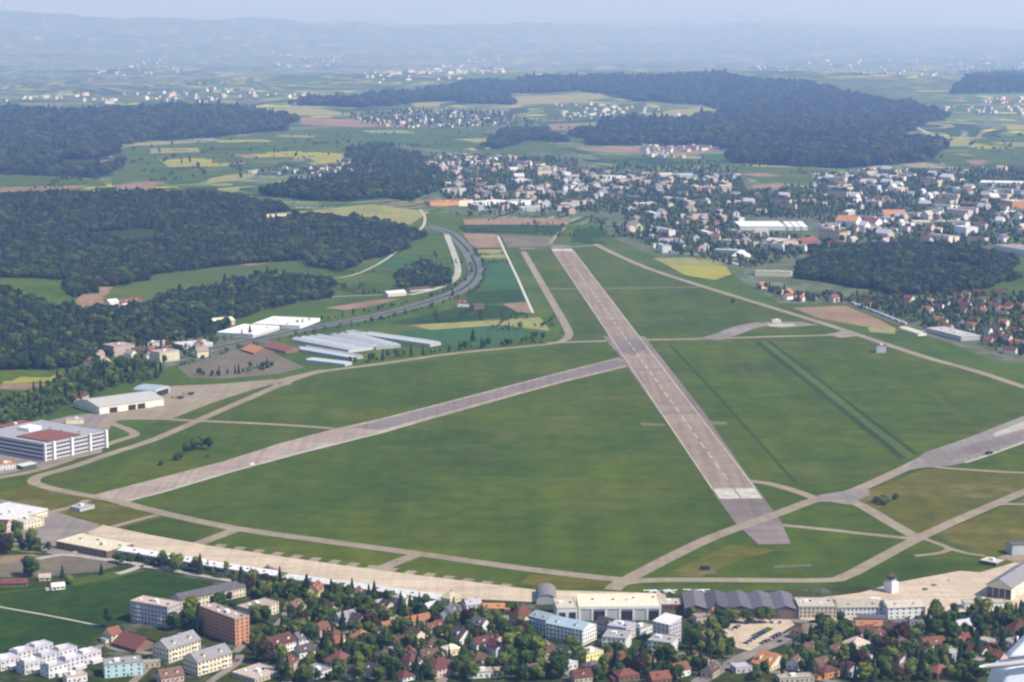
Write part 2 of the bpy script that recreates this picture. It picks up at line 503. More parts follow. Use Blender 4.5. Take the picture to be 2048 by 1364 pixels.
# fields round the airfield
FIELDS = [
    ("meadow", M_meadow, [(0, 556), (60, 549), (142, 548), (142, 598), (110, 608), (40, 582), (0, 572)]),
    ("field", M_wheat, [(60, 548), (142, 545), (142, 552), (60, 555)]),
    ("meadow", M_turf_mown, [(230, 566), (330, 546), (470, 530), (580, 524), (640, 548), (500, 558), (400, 585), (310, 606), (200, 600)]),
    ("ploughed_field", M_earth, [(150, 602), (185, 575), (245, 556), (215, 592), (205, 604), (285, 606), (285, 615), (160, 618)]),
    ("ploughed_field", M_earth, [(310, 596), (395, 590), (395, 598), (310, 604)]),
    ("field", M_earth, [(478, 530), (570, 514), (572, 520), (500, 532)]),
    ("meadow", M_meadow, [(580, 530), (700, 530), (830, 505), (893, 500), (903, 545), (850, 578), (720, 598), (664, 605), (655, 565)]),
    ("field", M_crop, [(760, 515), (880, 500), (890, 520), (800, 540), (750, 535)]),
    ("meadow", M_meadow, [(440, 640), (560, 612), (700, 600), (880, 580), (760, 612), (640, 628), (540, 625)]),
    ("ploughed_field", M_earth, [(650, 616), (700, 608), (750, 600), (800, 597), (745, 612), (690, 620)]),
    ("field", M_lush, [(780, 645), (905, 618), (945, 608), (1010, 612), (1060, 630), (960, 640), (850, 652)]),
    ("field", M_crop, [(800, 662), (1000, 648), (1100, 668), (985, 690), (880, 692), (820, 680)]),
    ("field", M_wheat, [(820, 650), (1000, 640), (1080, 634), (1100, 662), (1000, 650), (860, 660)]),
    ("field", M_crop, [(958, 520), (1010, 520), (1040, 575), (975, 582), (950, 560)]),
    ("field", M_lush, [(940, 585), (1040, 578), (1052, 602), (920, 612)]),
    ("ploughed_field", M_earth, [(1005, 608), (1056, 604), (1064, 626), (1035, 624)]),
    ("ploughed_field", M_earth, [(925, 467), (998, 470), (1010, 496), (945, 496)]),
    ("field", M_fallow, [(1002, 470), (1100, 474), (1110, 492), (1015, 496)]),
    ("field", M_lush, [(915, 452), (1125, 452), (1110, 468), (930, 465)]),
    ("ploughed_field", M_earth, [(925, 440), (1010, 436), (1142, 438), (1135, 450), (930, 450)]),
    ("field", M_lush, [(1150, 458), (1215, 460), (1208, 487), (1140, 488)]),
    ("field", M_wheat, [(955, 500), (1005, 500), (1012, 516), (960, 516)]),
    ("ploughed_field", M_earth, [(1585, 616), (1690, 611), (1760, 640), (1800, 662), (1740, 655), (1640, 637)]),
    ("ploughed_field", M_wheat, [(1735, 655), (1790, 655), (1790, 668), (1740, 664)]),
    ("rape_field", M_rape, [(1330, 528), (1400, 526), (1450, 532), (1464, 548), (1430, 560), (1370, 550)]),
    ("field", M_wheat, [(1305, 516), (1430, 516), (1450, 530), (1340, 532)]),
    ("ploughed_field", M_fallow, [(355, 735), (440, 708), (490, 695), (545, 705), (610, 735), (560, 748), (440, 758), (380, 755)]),
    ("field", M_rape, [(0, 756), (90, 745), (190, 746), (150, 760), (0, 768)]),
    ("ploughed_field", M_earth, [(0, 764), (95, 768), (60, 780), (0, 778)]),
    ("field", M_meadow, [(0, 780), (70, 782), (40, 800), (0, 808)]),
    ("lush_field", M_lush, [(-60, 1178), (130, 1166), (250, 1150), (310, 1143), (425, 1166), (335, 1225), (262, 1240), (205, 1262), (180, 1288), (60, 1306), (-60, 1330)]),
    ("bare_earth", M_fallow, [(-40, 1128), (60, 1110), (110, 1112), (215, 1120), (235, 1132), (200, 1142), (100, 1152), (-40, 1156)]),
    ("bare_earth", M_earth, [(0, 1112), (70, 1108), (75, 1118), (20, 1126), (0, 1128)]),
    ("meadow", M_turf_mown, [(130, 1160), (235, 1142), (300, 1138), (240, 1154), (150, 1172)]),
    # beyond the runway, left
    ("meadow", M_meadow, [(225, 300), (420, 282), (560, 262), (700, 255), (760, 275), (700, 300), (600, 330), (450, 352), (300, 365), (225, 372)]),
    ("field", M_wheat, [(210, 288), (330, 284), (440, 283), (300, 292), (220, 294)]),
    ("rape_field", M_rape, [(620, 318), (650, 306), (690, 308), (680, 326), (640, 330)]),
    ("rape_field", M_rape, [(490, 330), (550, 318), (556, 328), (510, 340)]),
    ("rape_field", M_rape, [(240, 308), (270, 306), (266, 322), (244, 322)]),
    ("ploughed_field", M_earth, [(190, 322), (232, 320), (232, 340)]),
    ("ploughed_field", M_earth, [(232, 372), (290, 364), (340, 365), (300, 378), (235, 382)]),
    ("field", M_earth, [(260, 330), (340, 315), (440, 320), (360, 338), (270, 342)]),
    ("field", M_crop, [(330, 352), (420, 340), (400, 365), (340, 370)]),
    ("field", M_earth, [(400, 330), (500, 325), (470, 338), (380, 345)]),
    ("field", M_wheat, [(420, 350), (520, 340), (500, 358), (410, 372)]),
    ("meadow", M_meadow, [(0, 352), (80, 348), (190, 362), (215, 372), (120, 380), (0, 388)]),
    ("field", M_earth, [(0, 376), (60, 374), (200, 372), (120, 382), (0, 386)]),
    ("field", M_wheat, [(490, 215), (640, 218), (720, 232), (600, 232)]),
    ("field", M_earth, [(600, 236), (720, 240), (860, 252), (720, 256), (600, 250)]),
    ("meadow", M_meadow, [(640, 258), (860, 255), (980, 265), (1000, 290), (900, 300), (780, 285), (680, 280)]),
    ("field", M_crop, [(700, 256), (900, 256), (960, 262), (820, 270)]),
    ("meadow", M_meadow, [(960, 305), (1040, 280), (1090, 284), (1150, 305), (1080, 318), (1000, 316)]),
    ("field", M_wheat, [(520, 430), (640, 420), (740, 410), (860, 425), (820, 450), (700, 434), (600, 438)]),
    # clearings on the wooded ridge
    ("field", M_wheat, [(1018, 194), (1120, 190), (1210, 182), (1220, 196), (1120, 208), (1020, 210)]),
    ("field", M_earth, [(1060, 200), (1130, 198), (1120, 206), (1050, 208)]),
    ("field", M_wheat, [(820, 206), (880, 204), (880, 214), (830, 216)]),
    ("meadow", M_meadow, [(1080, 212), (1290, 206), (1300, 222), (1220, 240), (1100, 236)]),
    ("field", M_wheat, [(1280, 236), (1340, 220), (1430, 213), (1436, 220), (1350, 242)]),
    ("field", M_earth, [(1095, 250), (1160, 246), (1160, 258), (1110, 262)]),
    # right
    ("field", M_wheat, [(1720, 276), (1860, 273), (1980, 276), (1980, 281), (1760, 281)]),
    ("rape_field", M_rape, [(2012, 252), (2100, 250), (2100, 260), (2014, 261)]),
    ("meadow", M_meadow, [(1880, 284), (2100, 264), (2100, 330), (1900, 332), (1860, 318)]),
    ("rape_field", M_rape, [(1900, 281), (1970, 279), (1960, 285), (1900, 287)]),
    ("ploughed_field", M_earth, [(1860, 304), (1940, 300), (1935, 308), (1868, 312)]),
    ("ploughed_field", M_earth, [(1880, 322), (2000, 320), (1990, 330), (1880, 331)]),
    ("field", M_crop, [(1870, 312), (1990, 309), (1980, 317), (1872, 318)]),
    ("meadow", M_turf_mown, [(1470, 333), (1620, 336), (1660, 340), (1640, 352), (1560, 372), (1480, 352)]),
    ("field", M_earth, [(1500, 372), (1560, 366), (1580, 372), (1520, 384)]),
    ("ploughed_field", M_earth, [(1170, 297), (1310, 293), (1460, 300), (1400, 308), (1210, 306)]),
    ("meadow", M_meadow, [(1180, 310), (1460, 310), (1460, 330), (1240, 332)]),
    ("meadow", M_turf_mown, [(1468, 462), (1618, 462), (1600, 474), (1480, 474)]),
    ("meadow", M_meadow, [(1980, 566), (2100, 556), (2100, 590), (1990, 590)]),
]
for k, (nm, mt, pp) in enumerate(FIELDS):
    sheet(nm, pp, mt, 2.05 + 0.012 * k)
TOWN = [
    [(855, 345), (1000, 330), (1250, 335), (1480, 345), (1520, 380), (1640, 372), (1640, 480), (1600, 560), (1480, 560), (1460, 540), (1300, 510), (1215, 470), (1190, 432), (930, 432), (860, 415)],
    [(1640, 350), (1740, 338), (2150, 335), (2150, 520), (1960, 500), (1700, 490), (1620, 505), (1600, 400)],
    [(1480, 560), (1620, 560), (1800, 592), (2150, 575), (2150, 735), (2000, 725), (1850, 668), (1690, 606), (1560, 606)],
    [(470, 345), (620, 335), (700, 300), (760, 290), (900, 300), (1150, 305), (1180, 335), (860, 345), (700, 360)],
    [(660, 240), (830, 225), (1010, 230), (1080, 255), (900, 262)],
    [(160, 700), (430, 660), (520, 650), (640, 650), (500, 700), (330, 735), (180, 735)],
]
for k, pp in enumerate(TOWN):
    sheet("town_ground", pp, M_town, 1.6 + 0.03 * k)

# ------------------------------------------------------------------ taxiways, old strip, aprons, roads
OLD_UP = [(1238, 715), (1130, 742), (1000, 776), (850, 815), (760, 838), (668, 858), (560, 887), (450, 922), (350, 948), (180, 992)]
OLD_DN = [(255, 1004), (330, 985), (460, 946), (600, 908), (760, 868), (850, 842), (1000, 800), (1130, 764), (1262, 732)]
sheet("old_runway", OLD_UP + OLD_DN, M_old, 4)
sheet("tarmac_resurfacing", [(1236, 718), (1130, 745), (1000, 779), (850, 818), (760, 841), (700, 856), (760, 860), (850, 836), (1000, 795), (1130, 760), (1258, 729)], M_old_dark, 4.6)
strip("strip_edge_band", [(256, 1002), (330, 983), (460, 944), (600, 906), (760, 866), (830, 846)], 5, M_track, 5, n=1)
def taxi(pp, w, mat=None, layer=3, name="taxiway", n=8):
    return strip(name, pp, w, mat or M_taxi, layer, n=n)
taxi([(225, 1000), (130, 983), (85, 972), (68, 964), (80, 952), (150, 932), (225, 906), (300, 882), (372, 852), (430, 826), (500, 796), (570, 766), (640, 744), (760, 728), (900, 708), (1040, 694), (1110, 686), (1137, 672), (1128, 645), (1085, 570), (1045, 500)], 12.5)
taxi([(-60, 968), (0, 955), (60, 944), (120, 926), (180, 902), (235, 882), (268, 871), (262, 862), (232, 850), (215, 846)], 11)
taxi([(215, 840), (300, 838), (420, 843), (550, 849), (668, 857)], 10, layer=3.2)
taxi([(330, 838), (430, 800), (545, 765), (650, 740)], 14, layer=3.1)
taxi([(535, 763), (560, 770), (578, 766)], 12, layer=3.3)
taxi([(1095, 686), (1245, 681), (1430, 677), (1560, 673), (1715, 669)], 13, layer=3.2)
taxi([(1420, 679), (1455, 668), (1490, 655), (1530, 647)], 34, M_yard, 3.3)
sheet("taxiway_pad", [(1515, 650), (1535, 643), (1600, 644), (1640, 650), (1560, 656)], M_yard, 3.4)
sheet("pale_pad", [(1535, 648), (1590, 648), (1588, 652), (1540, 653)], M_track, 3.6)
taxi([(1190, 488), (1230, 508), (1300, 538), (1400, 571), (1530, 611), (1640, 645), (1720, 671), (1850, 714), (1950, 742), (2048, 774), (2250, 840)], 14, layer=3.4)
sheet("taxiway_pad", [(1655, 668), (1700, 660), (1722, 672), (1680, 676)], M_taxi, 3.6)
taxi([(1040, 498), (1110, 495), (1195, 491)], 14, layer=3.1)
taxi([(1088, 578), (1200, 577), (1300, 576), (1412, 574)], 6, layer=3.1)
taxi([(200, 992), (300, 1020), (460, 1055), (640, 1081), (840, 1108), (1000, 1131), (1150, 1150), (1245, 1160)], 14, layer=3.3)
taxi([(385, 1092), (430, 1075), (478, 1057)], 13, layer=3.2)
taxi([(755, 1140), (800, 1122), (838, 1108)], 13, layer=3.2)
taxi([(225, 1054), (265, 1043), (315, 1030)], 7, layer=3.2)
taxi([(1225, 1180), (1245, 1165), (1340, 1115), (1420, 1077), (1500, 1047), (1560, 1026), (1630, 1000), (1700, 985), (1790, 946), (1850, 917)], 14, layer=3.5)
taxi([(1225, 1172), (1280, 1162), (1400, 1160), (1640, 1161), (1690, 1153), (1740, 1128), (1830, 1080), (1930, 1034), (2048, 984), (2200, 920)], 12.5, layer=3.4)
taxi([(1498, 962), (1540, 968), (1590, 982), (1640, 1000)], 12, layer=3.2)
taxi([(1670, 993), (1720, 1010), (1780, 1045), (1838, 1078)], 13, layer=3.2)
taxi([(1560, 1050), (1640, 1058), (1730, 1068), (1830, 1078)], 9, layer=3.1)
taxi([(1835, 928), (1900, 937), (2048, 946), (2200, 952)], 8, layer=3.1)
taxi([(1850, 1078), (1895, 1096), (1880, 1106), (1830, 1112)], 6, layer=3.1)
taxi([(1890, 1094), (1930, 1106), (1970, 1112)], 6, layer=3.15)
taxi([(1990, 1010), (2020, 1008), (2100, 1012)], 8, layer=3.1)
sheet("taxiway_junction", [(1615, 1003), (1640, 990), (1735, 975), (1740, 990), (1700, 1010), (1660, 1004)], M_yard, 3.9)
sheet("hardstanding", [(1800, 945), (1850, 905), (1930, 878), (2048, 832), (2250, 760), (2250, 850), (2048, 888), (1960, 918), (1900, 932), (1840, 936)], M_yard, 4.1)
sheet("pale_pad", [(1985, 868), (2048, 843), (2150, 806), (2150, 820), (2048, 858), (1990, 874)], M_track, 4.4)
sheet("tarmac_resurfacing", [(1880, 912), (1960, 884), (2040, 868), (2048, 878), (1960, 905), (1900, 922)], M_old_dark, 4.3)
strip("strip_edge_band", [(1930, 926), (1985, 908), (2048, 884), (2150, 846)], 4, M_track, 4.5, n=1)
# long south apron with its hardstands
sheet("south_apron", [(175, 1066), (205, 1050), (300, 1070), (420, 1092), (560, 1113), (700, 1133), (830, 1150), (960, 1166), (1070, 1180), (1230, 1184), (1330, 1187), (1335, 1204),
                      (1180, 1206), (1060, 1204), (905, 1197), (700, 1164), (480, 1132), (240, 1096)], M_apron, 3.8)
for k in range(17):
    px = 400 + k * 38
    py = 1087 + (px - 400) * 0.139
    a = un(px - 8, py + 7); b_ = un(px + 8, py - 3.5)
    strip_world("hardstand", [a, b_], 9, M_taxi, 3.6, n=1)
sheet("north_apron", [(196, 850), (232, 812), (300, 785), (345, 772), (440, 768), (550, 759), (540, 768), (436, 800), (338, 836), (240, 838), (225, 850), (215, 862), (190, 862)], M_taxi, 3.9)
sheet("office_yard", [(-60, 950), (-60, 850), (60, 850), (150, 830), (235, 822), (225, 852), (200, 860), (205, 905), (90, 932), (0, 950)], M_yard, 3.4)
sheet("yard", [(-60, 1010), (0, 998), (80, 1015), (200, 1050), (180, 1066), (120, 1085), (235, 1100), (240, 1120), (120, 1112), (60, 1100), (-60, 1060)], M_yard, 3.5)
taxi([(70, 1030), (130, 1018), (160, 1008), (175, 1000)], 9, M_taxi, 3.7, "yard_road")
taxi([(75, 1118), (130, 1110), (200, 1118), (240, 1124), (280, 1130), (262, 1140), (235, 1148)], 7, M_track, 3.6, "gravel_track")
taxi([(280, 1132), (340, 1140), (440, 1158), (500, 1168)], 6, M_track, 3.6, "gravel_track")
taxi([(-60, 1200), (0, 1214), (100, 1232), (200, 1252)], 2.6, M_track, 3.6, "footpath")
taxi([(-60, 1192), (40, 1182), (130, 1172)], 3, M_turf_mown, 3.4, "footpath")
sheet("hangar_yard", [(1600, 1200), (1720, 1186), (1790, 1166), (1920, 1142), (1960, 1145), (2048, 1120), (2250, 1080), (2250, 1215), (1900, 1225), (1700, 1242), (1600, 1240)], M_apron, 3.5)
sheet("hangar_yard", [(1995, 1115), (2048, 1100), (2250, 1040), (2250, 1100), (2048, 1130)], M_taxi, 3.7)
strip("white_fence_path", [(996, 474), (1012, 508), (1035, 556), (1052, 595), (1066, 626)], 4.2, M_fence, 4, n=1)
# scraped patches beside the crossing taxiways
for pp in ([(1395, 1147), (1430, 1143), (1432, 1147), (1398, 1150)], [(1545, 1132), (1620, 1128), (1625, 1133), (1550, 1136)], [(1280, 846), (1330, 848), (1330, 852), (1285, 851)], [(1415, 842), (1455, 844), (1452, 850), (1420, 849)]):
    sheet("bare_patch", pp, M_fallow, 3)

# main runway: a concrete strip with an asphalt shoulder, dark ends, painted threshold bars and centre line
RN, RF = np.array(un(1475, 988)), np.array(un(1125, 500))
rd = (RF - RN) / np.linalg.norm(RF - RN)
rp = np.array([rd[1], -rd[0]])                 # to the right of travel
RLEN = float(np.linalg.norm(RF - RN))
def along(s, o): return tuple(RN + rd * s + rp * o)
def rquad(name, s0, s1, o0, o1, mat, layer, parent=None, near=None):
    n0, n1 = near or (o0, o1)                  # offsets at the near end when it tapers
    w = [along(s0, n0), along(s0, n1), along(s1, o1), along(s1, o0)]
    o = mesh_obj(name, [(x, y, 0.06 * layer) for x, y in w], [(0, 1, 2, 3)], mat, parent)
    return o
runway = rquad("runway", -20, RLEN + 15, -22, 22, M_conc, 5)
tag(runway, kind="structure")
tag(rquad("runway_shoulder", 60, 420, 22, 29, M_asph, 4.8, near=(22, 22.3)), kind="structure")
tag(rquad("runway_shoulder", 420, RLEN * 0.46, 22, 29, M_asph, 4.8), kind="structure")
tag(rquad("runway_shoulder", 330, RLEN * 0.42, -26, -22, M_asph, 4.8, near=(-22.3, -22)), kind="structure")
tag(rquad("runway_end", -112, -20, -22, 22, M_asph, 3.46, near=(-20.5, 21)), kind="structure")
tag(rquad("runway_end", RLEN + 15, RLEN + 190, -22, 22, M_asph, 5.1), kind="structure")
tag(rquad("runway_end", -188, -112, -20.5, 21, M_old_dark, 3.46, near=(-13, 15)), kind="structure")
sheet("runway_crossing", [(1205, 672), (1285, 676), (1300, 690), (1270, 712), (1228, 700)], M_asph, 5.3)
def paint(name, s0, s1, o0, o1, mat=None):
    return rquad(name, s0, s1, o0, o1, mat or M_paint, 6, runway)
for s0, s1 in ((-20, 22), (RLEN - 22, RLEN + 20)):
    for k in range(8):
        for sg in (1, -1):
            o0 = sg * (1.1 + k * 2.4)
            paint("threshold_stripe", s0, s1, min(o0, o0 + sg * 1.9), max(o0, o0 + sg * 1.9))
k = 60.0
while k < RLEN - 60:
    paint("centre_line_dash", k, k + 30, -0.55, 0.55)
    k += 50
for sg in (1, -1):
    paint("edge_line", 22, RLEN - 22, sg * 20.6 - 0.4, sg * 20.6 + 0.4)
for s in (400, 700, 1100, 1500):                           # asphalt repairs across the slabs
    paint("slab_repair", s, s + 14, -20, 20, M_old_dark).location.z = -0.02

# roads of the surroundings
HW = [(325, 727), (450, 692), (600, 660), (750, 632), (850, 606), (915, 583), (945, 560), (952, 535), (938, 505), (915, 480), (893, 464), (850, 452)]
strip("motorway", HW, 30, M_road, 4)
strip("motorway_verge", HW, 5, M_lush, 4.6)
for off in (0.0,):
    strip("motorway_ramp", [(893, 470), (905, 500), (915, 530), (912, 555), (880, 575), (820, 590)], 12, M_track, 4.2)
strip("country_road", [(420, 645), (520, 618), (640, 596), (760, 590), (820, 588)], 6, M_track, 4)
strip("country_road", [(560, 545), (700, 552), (830, 470), (850, 440), (840, 420)], 6, M_track, 4)
strip("country_road", [(1130, 455), (1110, 475), (1100, 488)], 8, M_taxi, 4)
strip("main_road", [(1620, 412), (1630, 385), (1640, 362), (1700, 345), (1840, 312), (1872, 290), (1860, 270), (1820, 250)], 20, M_track, 4.4)
strip("country_road", [(1260, 440), (1280, 470), (1330, 500), (1420, 512), (1480, 530)], 10, M_track, 4.2)
strip("railway_track", [(1560, 580), (1690, 606), (1790, 644), (1850, 668), (1940, 694), (2048, 722), (2200, 765)], 12, M_fallow, 4.2)
ROADS = [  # streets of the near town
    ([(1395, 1366), (1411, 1356), (1488, 1313), (1552, 1286), (1629, 1247), (1680, 1232)], 11),
    ([(1440, 1232), (1520, 1240), (1629, 1243), (1760, 1250), (1900, 1225)], 9),
    ([(860, 1420), (905, 1330), (990, 1318), (1100, 1325), (1160, 1362)], 7),
    ([(930, 1232), (1010, 1234), (1060, 1262), (1120, 1300), (1240, 1305), (1380, 1310), (1440, 1330)], 7),
    ([(560, 1420), (590, 1318), (640, 1285), (740, 1256), (860, 1250), (930, 1232), (900, 1205)], 7),
    ([(230, 1400), (300, 1330), (310, 1310), (240, 1300), (200, 1292), (150, 1345), (120, 1400)], 6),
    ([(480, 1310), (470, 1330), (420, 1365), (380, 1420)], 6),
    ([(1450, 1340), (1560, 1345), (1700, 1372), (1800, 1400)], 6),
    ([(470, 1305), (505, 1275), (560, 1245), (580, 1205)], 6),
]
for pp, w in ROADS:
    strip("street", pp, w, M_yard, 3.2)
sheet("parking_lot", [(1432, 1268), (1470, 1240), (1580, 1240), (1590, 1250), (1500, 1302), (1475, 1296)], M_apron, 3.4)
sheet("planted_island", [(1500, 1272), (1535, 1254), (1548, 1258), (1512, 1278)], M_meadow, 3.8)

# ------------------------------------------------------------------ trees
M_broad = foliage("broadleaf_foliage", (0.024, 0.050, 0.012), (0.052, 0.086, 0.018), (0.135, 0.155, 0.030))
M_conif = foliage("conifer_foliage", (0.011, 0.025, 0.012), (0.017, 0.035, 0.015), (0.028, 0.048, 0.018))
M_wood = foliage("wood_foliage", (0.010, 0.023, 0.010), (0.022, 0.041, 0.014), (0.070, 0.092, 0.024))
M_beech = foliage("dark_red_foliage", (0.03, 0.02, 0.016), (0.04, 0.026, 0.018), (0.05, 0.034, 0.02))
M_bark = plain("bark", (0.09, 0.07, 0.05), 0.3, 1.0)
def quad_leaf(g, c, nrm, size, r):
    n = np.array(nrm) + r.normal(0, 0.45, 3); n /= np.linalg.norm(n) + 1e-9
    t = np.cross(n, r.normal(0, 1, 3)); t /= np.linalg.norm(t) + 1e-9
    b_ = np.cross(n, t)
    a, b2 = size * r.uniform(0.7, 1.3), size * r.uniform(0.6, 1.1)
    c = np.array(c)
    g.poly([c - t * a - b_ * b2 * 0.6, c + t * a - b_ * b2, c + t * a * 0.8 + b_ * b2, c - t * a * 0.9 + b_ * b2 * 0.8])
def blob(g, c, rx, rz, r, n=7, m=5):
    base = len(g.v)
    for i in range(m + 1):
        th = math.pi * i / m
        for j in range(n):
            ph = 2 * math.pi * (j + 0.5 * (i % 2)) / n
            k = 1 + r.uniform(-0.22, 0.22)
            g.v.append((c[0] + rx * k * math.sin(th) * math.cos(ph), c[1] + rx * k * math.sin(th) * math.sin(ph), c[2] + rz * k * math.cos(th)))
    for i in range(m):
        for j in range(n):
            k = (j + 1) % n
            g.f.append((base + i * n + j, base + (i + 1) * n + j, base + (i + 1) * n + k, base + i * n + k)); g.m.append(0)
def crown_broad(seed, H=12.0, R=4.4, n=520, lobes=9):
    r = np.random.default_rng(seed)
    g = G()
    L_ = []
    for i in range(lobes):
        a = r.uniform(0, 2 * math.pi); q = r.uniform(0.1, 0.62) * R
        z = H * r.uniform(0.36, 0.84)
        s = R * r.uniform(0.38, 0.62) * (1.1 - 0.45 * abs(z / H - 0.55))
        L_.append(((q * math.cos(a), q * math.sin(a), z), s))
    L_.append(((0, 0, H * 0.58), R * 0.72))
    for c, s in L_:
        blob(g, c, s * 0.86, s * 0.8, r)
    w = np.array([s * s for c, s in L_]); w /= w.sum()
    for i in range(n):
        c, s = L_[r.choice(len(L_), p=w)]
        d = r.normal(0, 1, 3); d[2] = d[2] * 0.8 + 0.15; d /= np.linalg.norm(d)
        p = np.array(c) + d * s * r.uniform(0.82, 1.12)
        quad_leaf(g, p, d, 0.42 * R / 4.4, r)
    return g
def crown_conifer(seed, H=17.0, R=3.2, n=460, tiers=8):
    r = np.random.default_rng(seed)
    g = G()
    for t in range(tiers):
        z0 = H * (0.12 + 0.80 * t / tiers); z1 = z0 + H * 0.19
        r0 = R * (1 - t / tiers) ** 0.85 + 0.25
        k = 9; base = len(g.v)
        for i in range(k):
            a = 2 * math.pi * i / k + t
            q = r0 * r.uniform(0.7, 1.1)
            g.v.append((q * math.cos(a), q * math.sin(a), z0 + r.uniform(-0.4, 0.3)))
        g.v.append((0, 0, z1))
        for i in range(k):
            g.f.append((base + i, base + (i + 1) % k, base + k)); g.m.append(0)
    for i in range(n):
        z = r.uniform(0.1, 0.97) ** 1.15; a = r.uniform(0, 2 * math.pi)
        q = R * (1 - z) ** 0.85 * r.uniform(0.75, 1.1) + 0.1
        quad_leaf(g, (q * math.cos(a), q * math.sin(a), z * H), (math.cos(a), math.sin(a), 0.7), 0.36, r)
    return g
def trunk_mesh(name, H, rad, limbs, seed):
    r = random.Random(seed)
    g = G()
    g.lathe([(rad * 1.5, 0), (rad, H * 0.08), (rad * 0.8, H * 0.4), (rad * 0.35, H * 0.75), (0.04, H * 0.93)], 7)
    for i in range(limbs):
        a = r.uniform(0, 6.28); z0 = H * r.uniform(0.28, 0.5); ln = H * r.uniform(0.18, 0.3)
        tx, ty, tz = math.cos(a) * ln * 0.8, math.sin(a) * ln * 0.8, z0 + ln * 0.8
        base = len(g.v)
        for (cx, cy, cz, q) in ((0, 0, z0, rad * 0.5), (tx, ty, tz, rad * 0.15)):
            for k in range(4):
                b_ = k * math.pi / 2
                g.v.append((cx + q * math.cos(b_) * math.sin(a), cy - q * math.cos(b_) * math.cos(a), cz + q * math.sin(b_)))
        for k in range(4):
            j = (k + 1) % 4
            g.f.append((base + k, base + j, base + 4 + j, base + 4 + k)); g.m.append(0)
    return g.data(name, M_bark)
BROAD = [crown_broad(100 + i, 12, [4.4, 4.9, 3.9, 4.6, 5.2, 3.4][i]).data("crown", M_broad) for i in range(6)]
BEECH = [crown_broad(140 + i, 12, 4.6).data("crown", M_beech) for i in range(2)]
CONIF = [crown_conifer(200 + i, 17, [3.2, 2.6, 3.7][i]).data("crown", M_conif) for i in range(3)]
POPLAR = [crown_broad(260 + i, 17, 2.6, 420, 12).data("crown", M_broad) for i in range(2)]
BUSH = [crown_broad(300 + i, 4.2, 2.6, 240, 6).data("crown", M_broad) for i in range(3)]
T_BROAD = [trunk_mesh("trunk", 11, 0.28, 5, 5 + i) for i in range(2)]
T_CONIF = trunk_mesh("trunk", 16.5, 0.24, 0, 3)
T_BUSH = trunk_mesh("trunk", 3.4, 0.1, 4, 9)

WOOD = [crown_broad(400 + i, 12, [4.4, 4.9, 3.9, 4.6, 5.2, 3.4][i]).data("crown", M_wood) for i in range(6)]
# woods and town trees: instances of low crowns on points, one object each (nobody could count them)
def gn_group(name, meshes, squash=(1, 1, 1)):
    coll = bpy.data.collections.new(name + "_sources")
    for me in meshes:
        coll.objects.link(bpy.data.objects.new("wood_tree_source", me))
    ng = bpy.data.node_groups.new(name, 'GeometryNodeTree')
    ng.interface.new_socket("Geometry", in_out='INPUT', socket_type='NodeSocketGeometry')
    ng.interface.new_socket("Geometry", in_out='OUTPUT', socket_type='NodeSocketGeometry')
    N, L = ng.nodes, ng.links
    gi, go = N.new("NodeGroupInput"), N.new("NodeGroupOutput")
    ci = N.new("GeometryNodeCollectionInfo"); ci.inputs[0].default_value = coll
    ci.inputs["Separate Children"].default_value = True
    ci.inputs["Reset Children"].default_value = True
    ip = N.new("GeometryNodeInstanceOnPoints")
    ip.inputs["Pick Instance"].default_value = True
    ri = N.new("FunctionNodeRandomValue"); ri.data_type = 'INT'
    ri.inputs[4].default_value = 0; ri.inputs[5].default_value = len(meshes) - 1
    rr = N.new("FunctionNodeRandomValue"); rr.data_type = 'FLOAT_VECTOR'
    rr.inputs[0].default_value = (0, 0, 0); rr.inputs[1].default_value = (0.06, 0.06, 6.283)
    rr.inputs["Seed"].default_value = 3
    na = N.new("GeometryNodeInputNamedAttribute"); na.data_type = 'FLOAT'; na.inputs[0].default_value = "size"
    L.new(gi.outputs[0], ip.inputs["Points"])
    L.new(ci.outputs[0], ip.inputs["Instance"])
    L.new(ri.outputs[2], ip.inputs["Instance Index"])
    L.new(rr.outputs[0], ip.inputs["Rotation"])
    vm = N.new("ShaderNodeVectorMath"); vm.operation = 'MULTIPLY'
    vm.inputs[1].default_value = squash
    L.new(na.outputs[0], vm.inputs[0])
    L.new(vm.outputs[0], ip.inputs["Scale"])
    L.new(ip.outputs[0], go.inputs[0])
    return ng
GN_MIX = gn_group("mixed_wood", [WOOD[0], WOOD[1], WOOD[3], WOOD[4], WOOD[2], WOOD[5], BROAD[0], CONIF[2]], (1.3, 1.3, 0.95))
GN_DARK = gn_group("conifer_wood", [WOOD[0], WOOD[4], WOOD[1], WOOD[3], WOOD[2], WOOD[5], WOOD[3], CONIF[2], BEECH[0]], (1.35, 1.35, 0.95))
GN_GARDEN = gn_group("garden_trees", [BROAD[0], BROAD[2], BROAD[5], BROAD[1], CONIF[1], BUSH[0]])
def scatter(name, pts, sizes, ng, label, cat="trees"):
    v = [(x, y, z - 0.3) for (x, y), z in zip(pts, hgt([p[0] for p in pts], [p[1] for p in pts]).tolist())]
    me = bpy.data.meshes.new(name)
    me.from_pydata(v, [], [])
    at = me.attributes.new("size", 'FLOAT', 'POINT')
    at.data.foreach_set("value", sizes)
    o = data_obj(name, me)
    md = o.modifiers.new("trees", 'NODES'); md.node_group = ng
    return tag(o, label=label, cat=cat, kind="stuff")
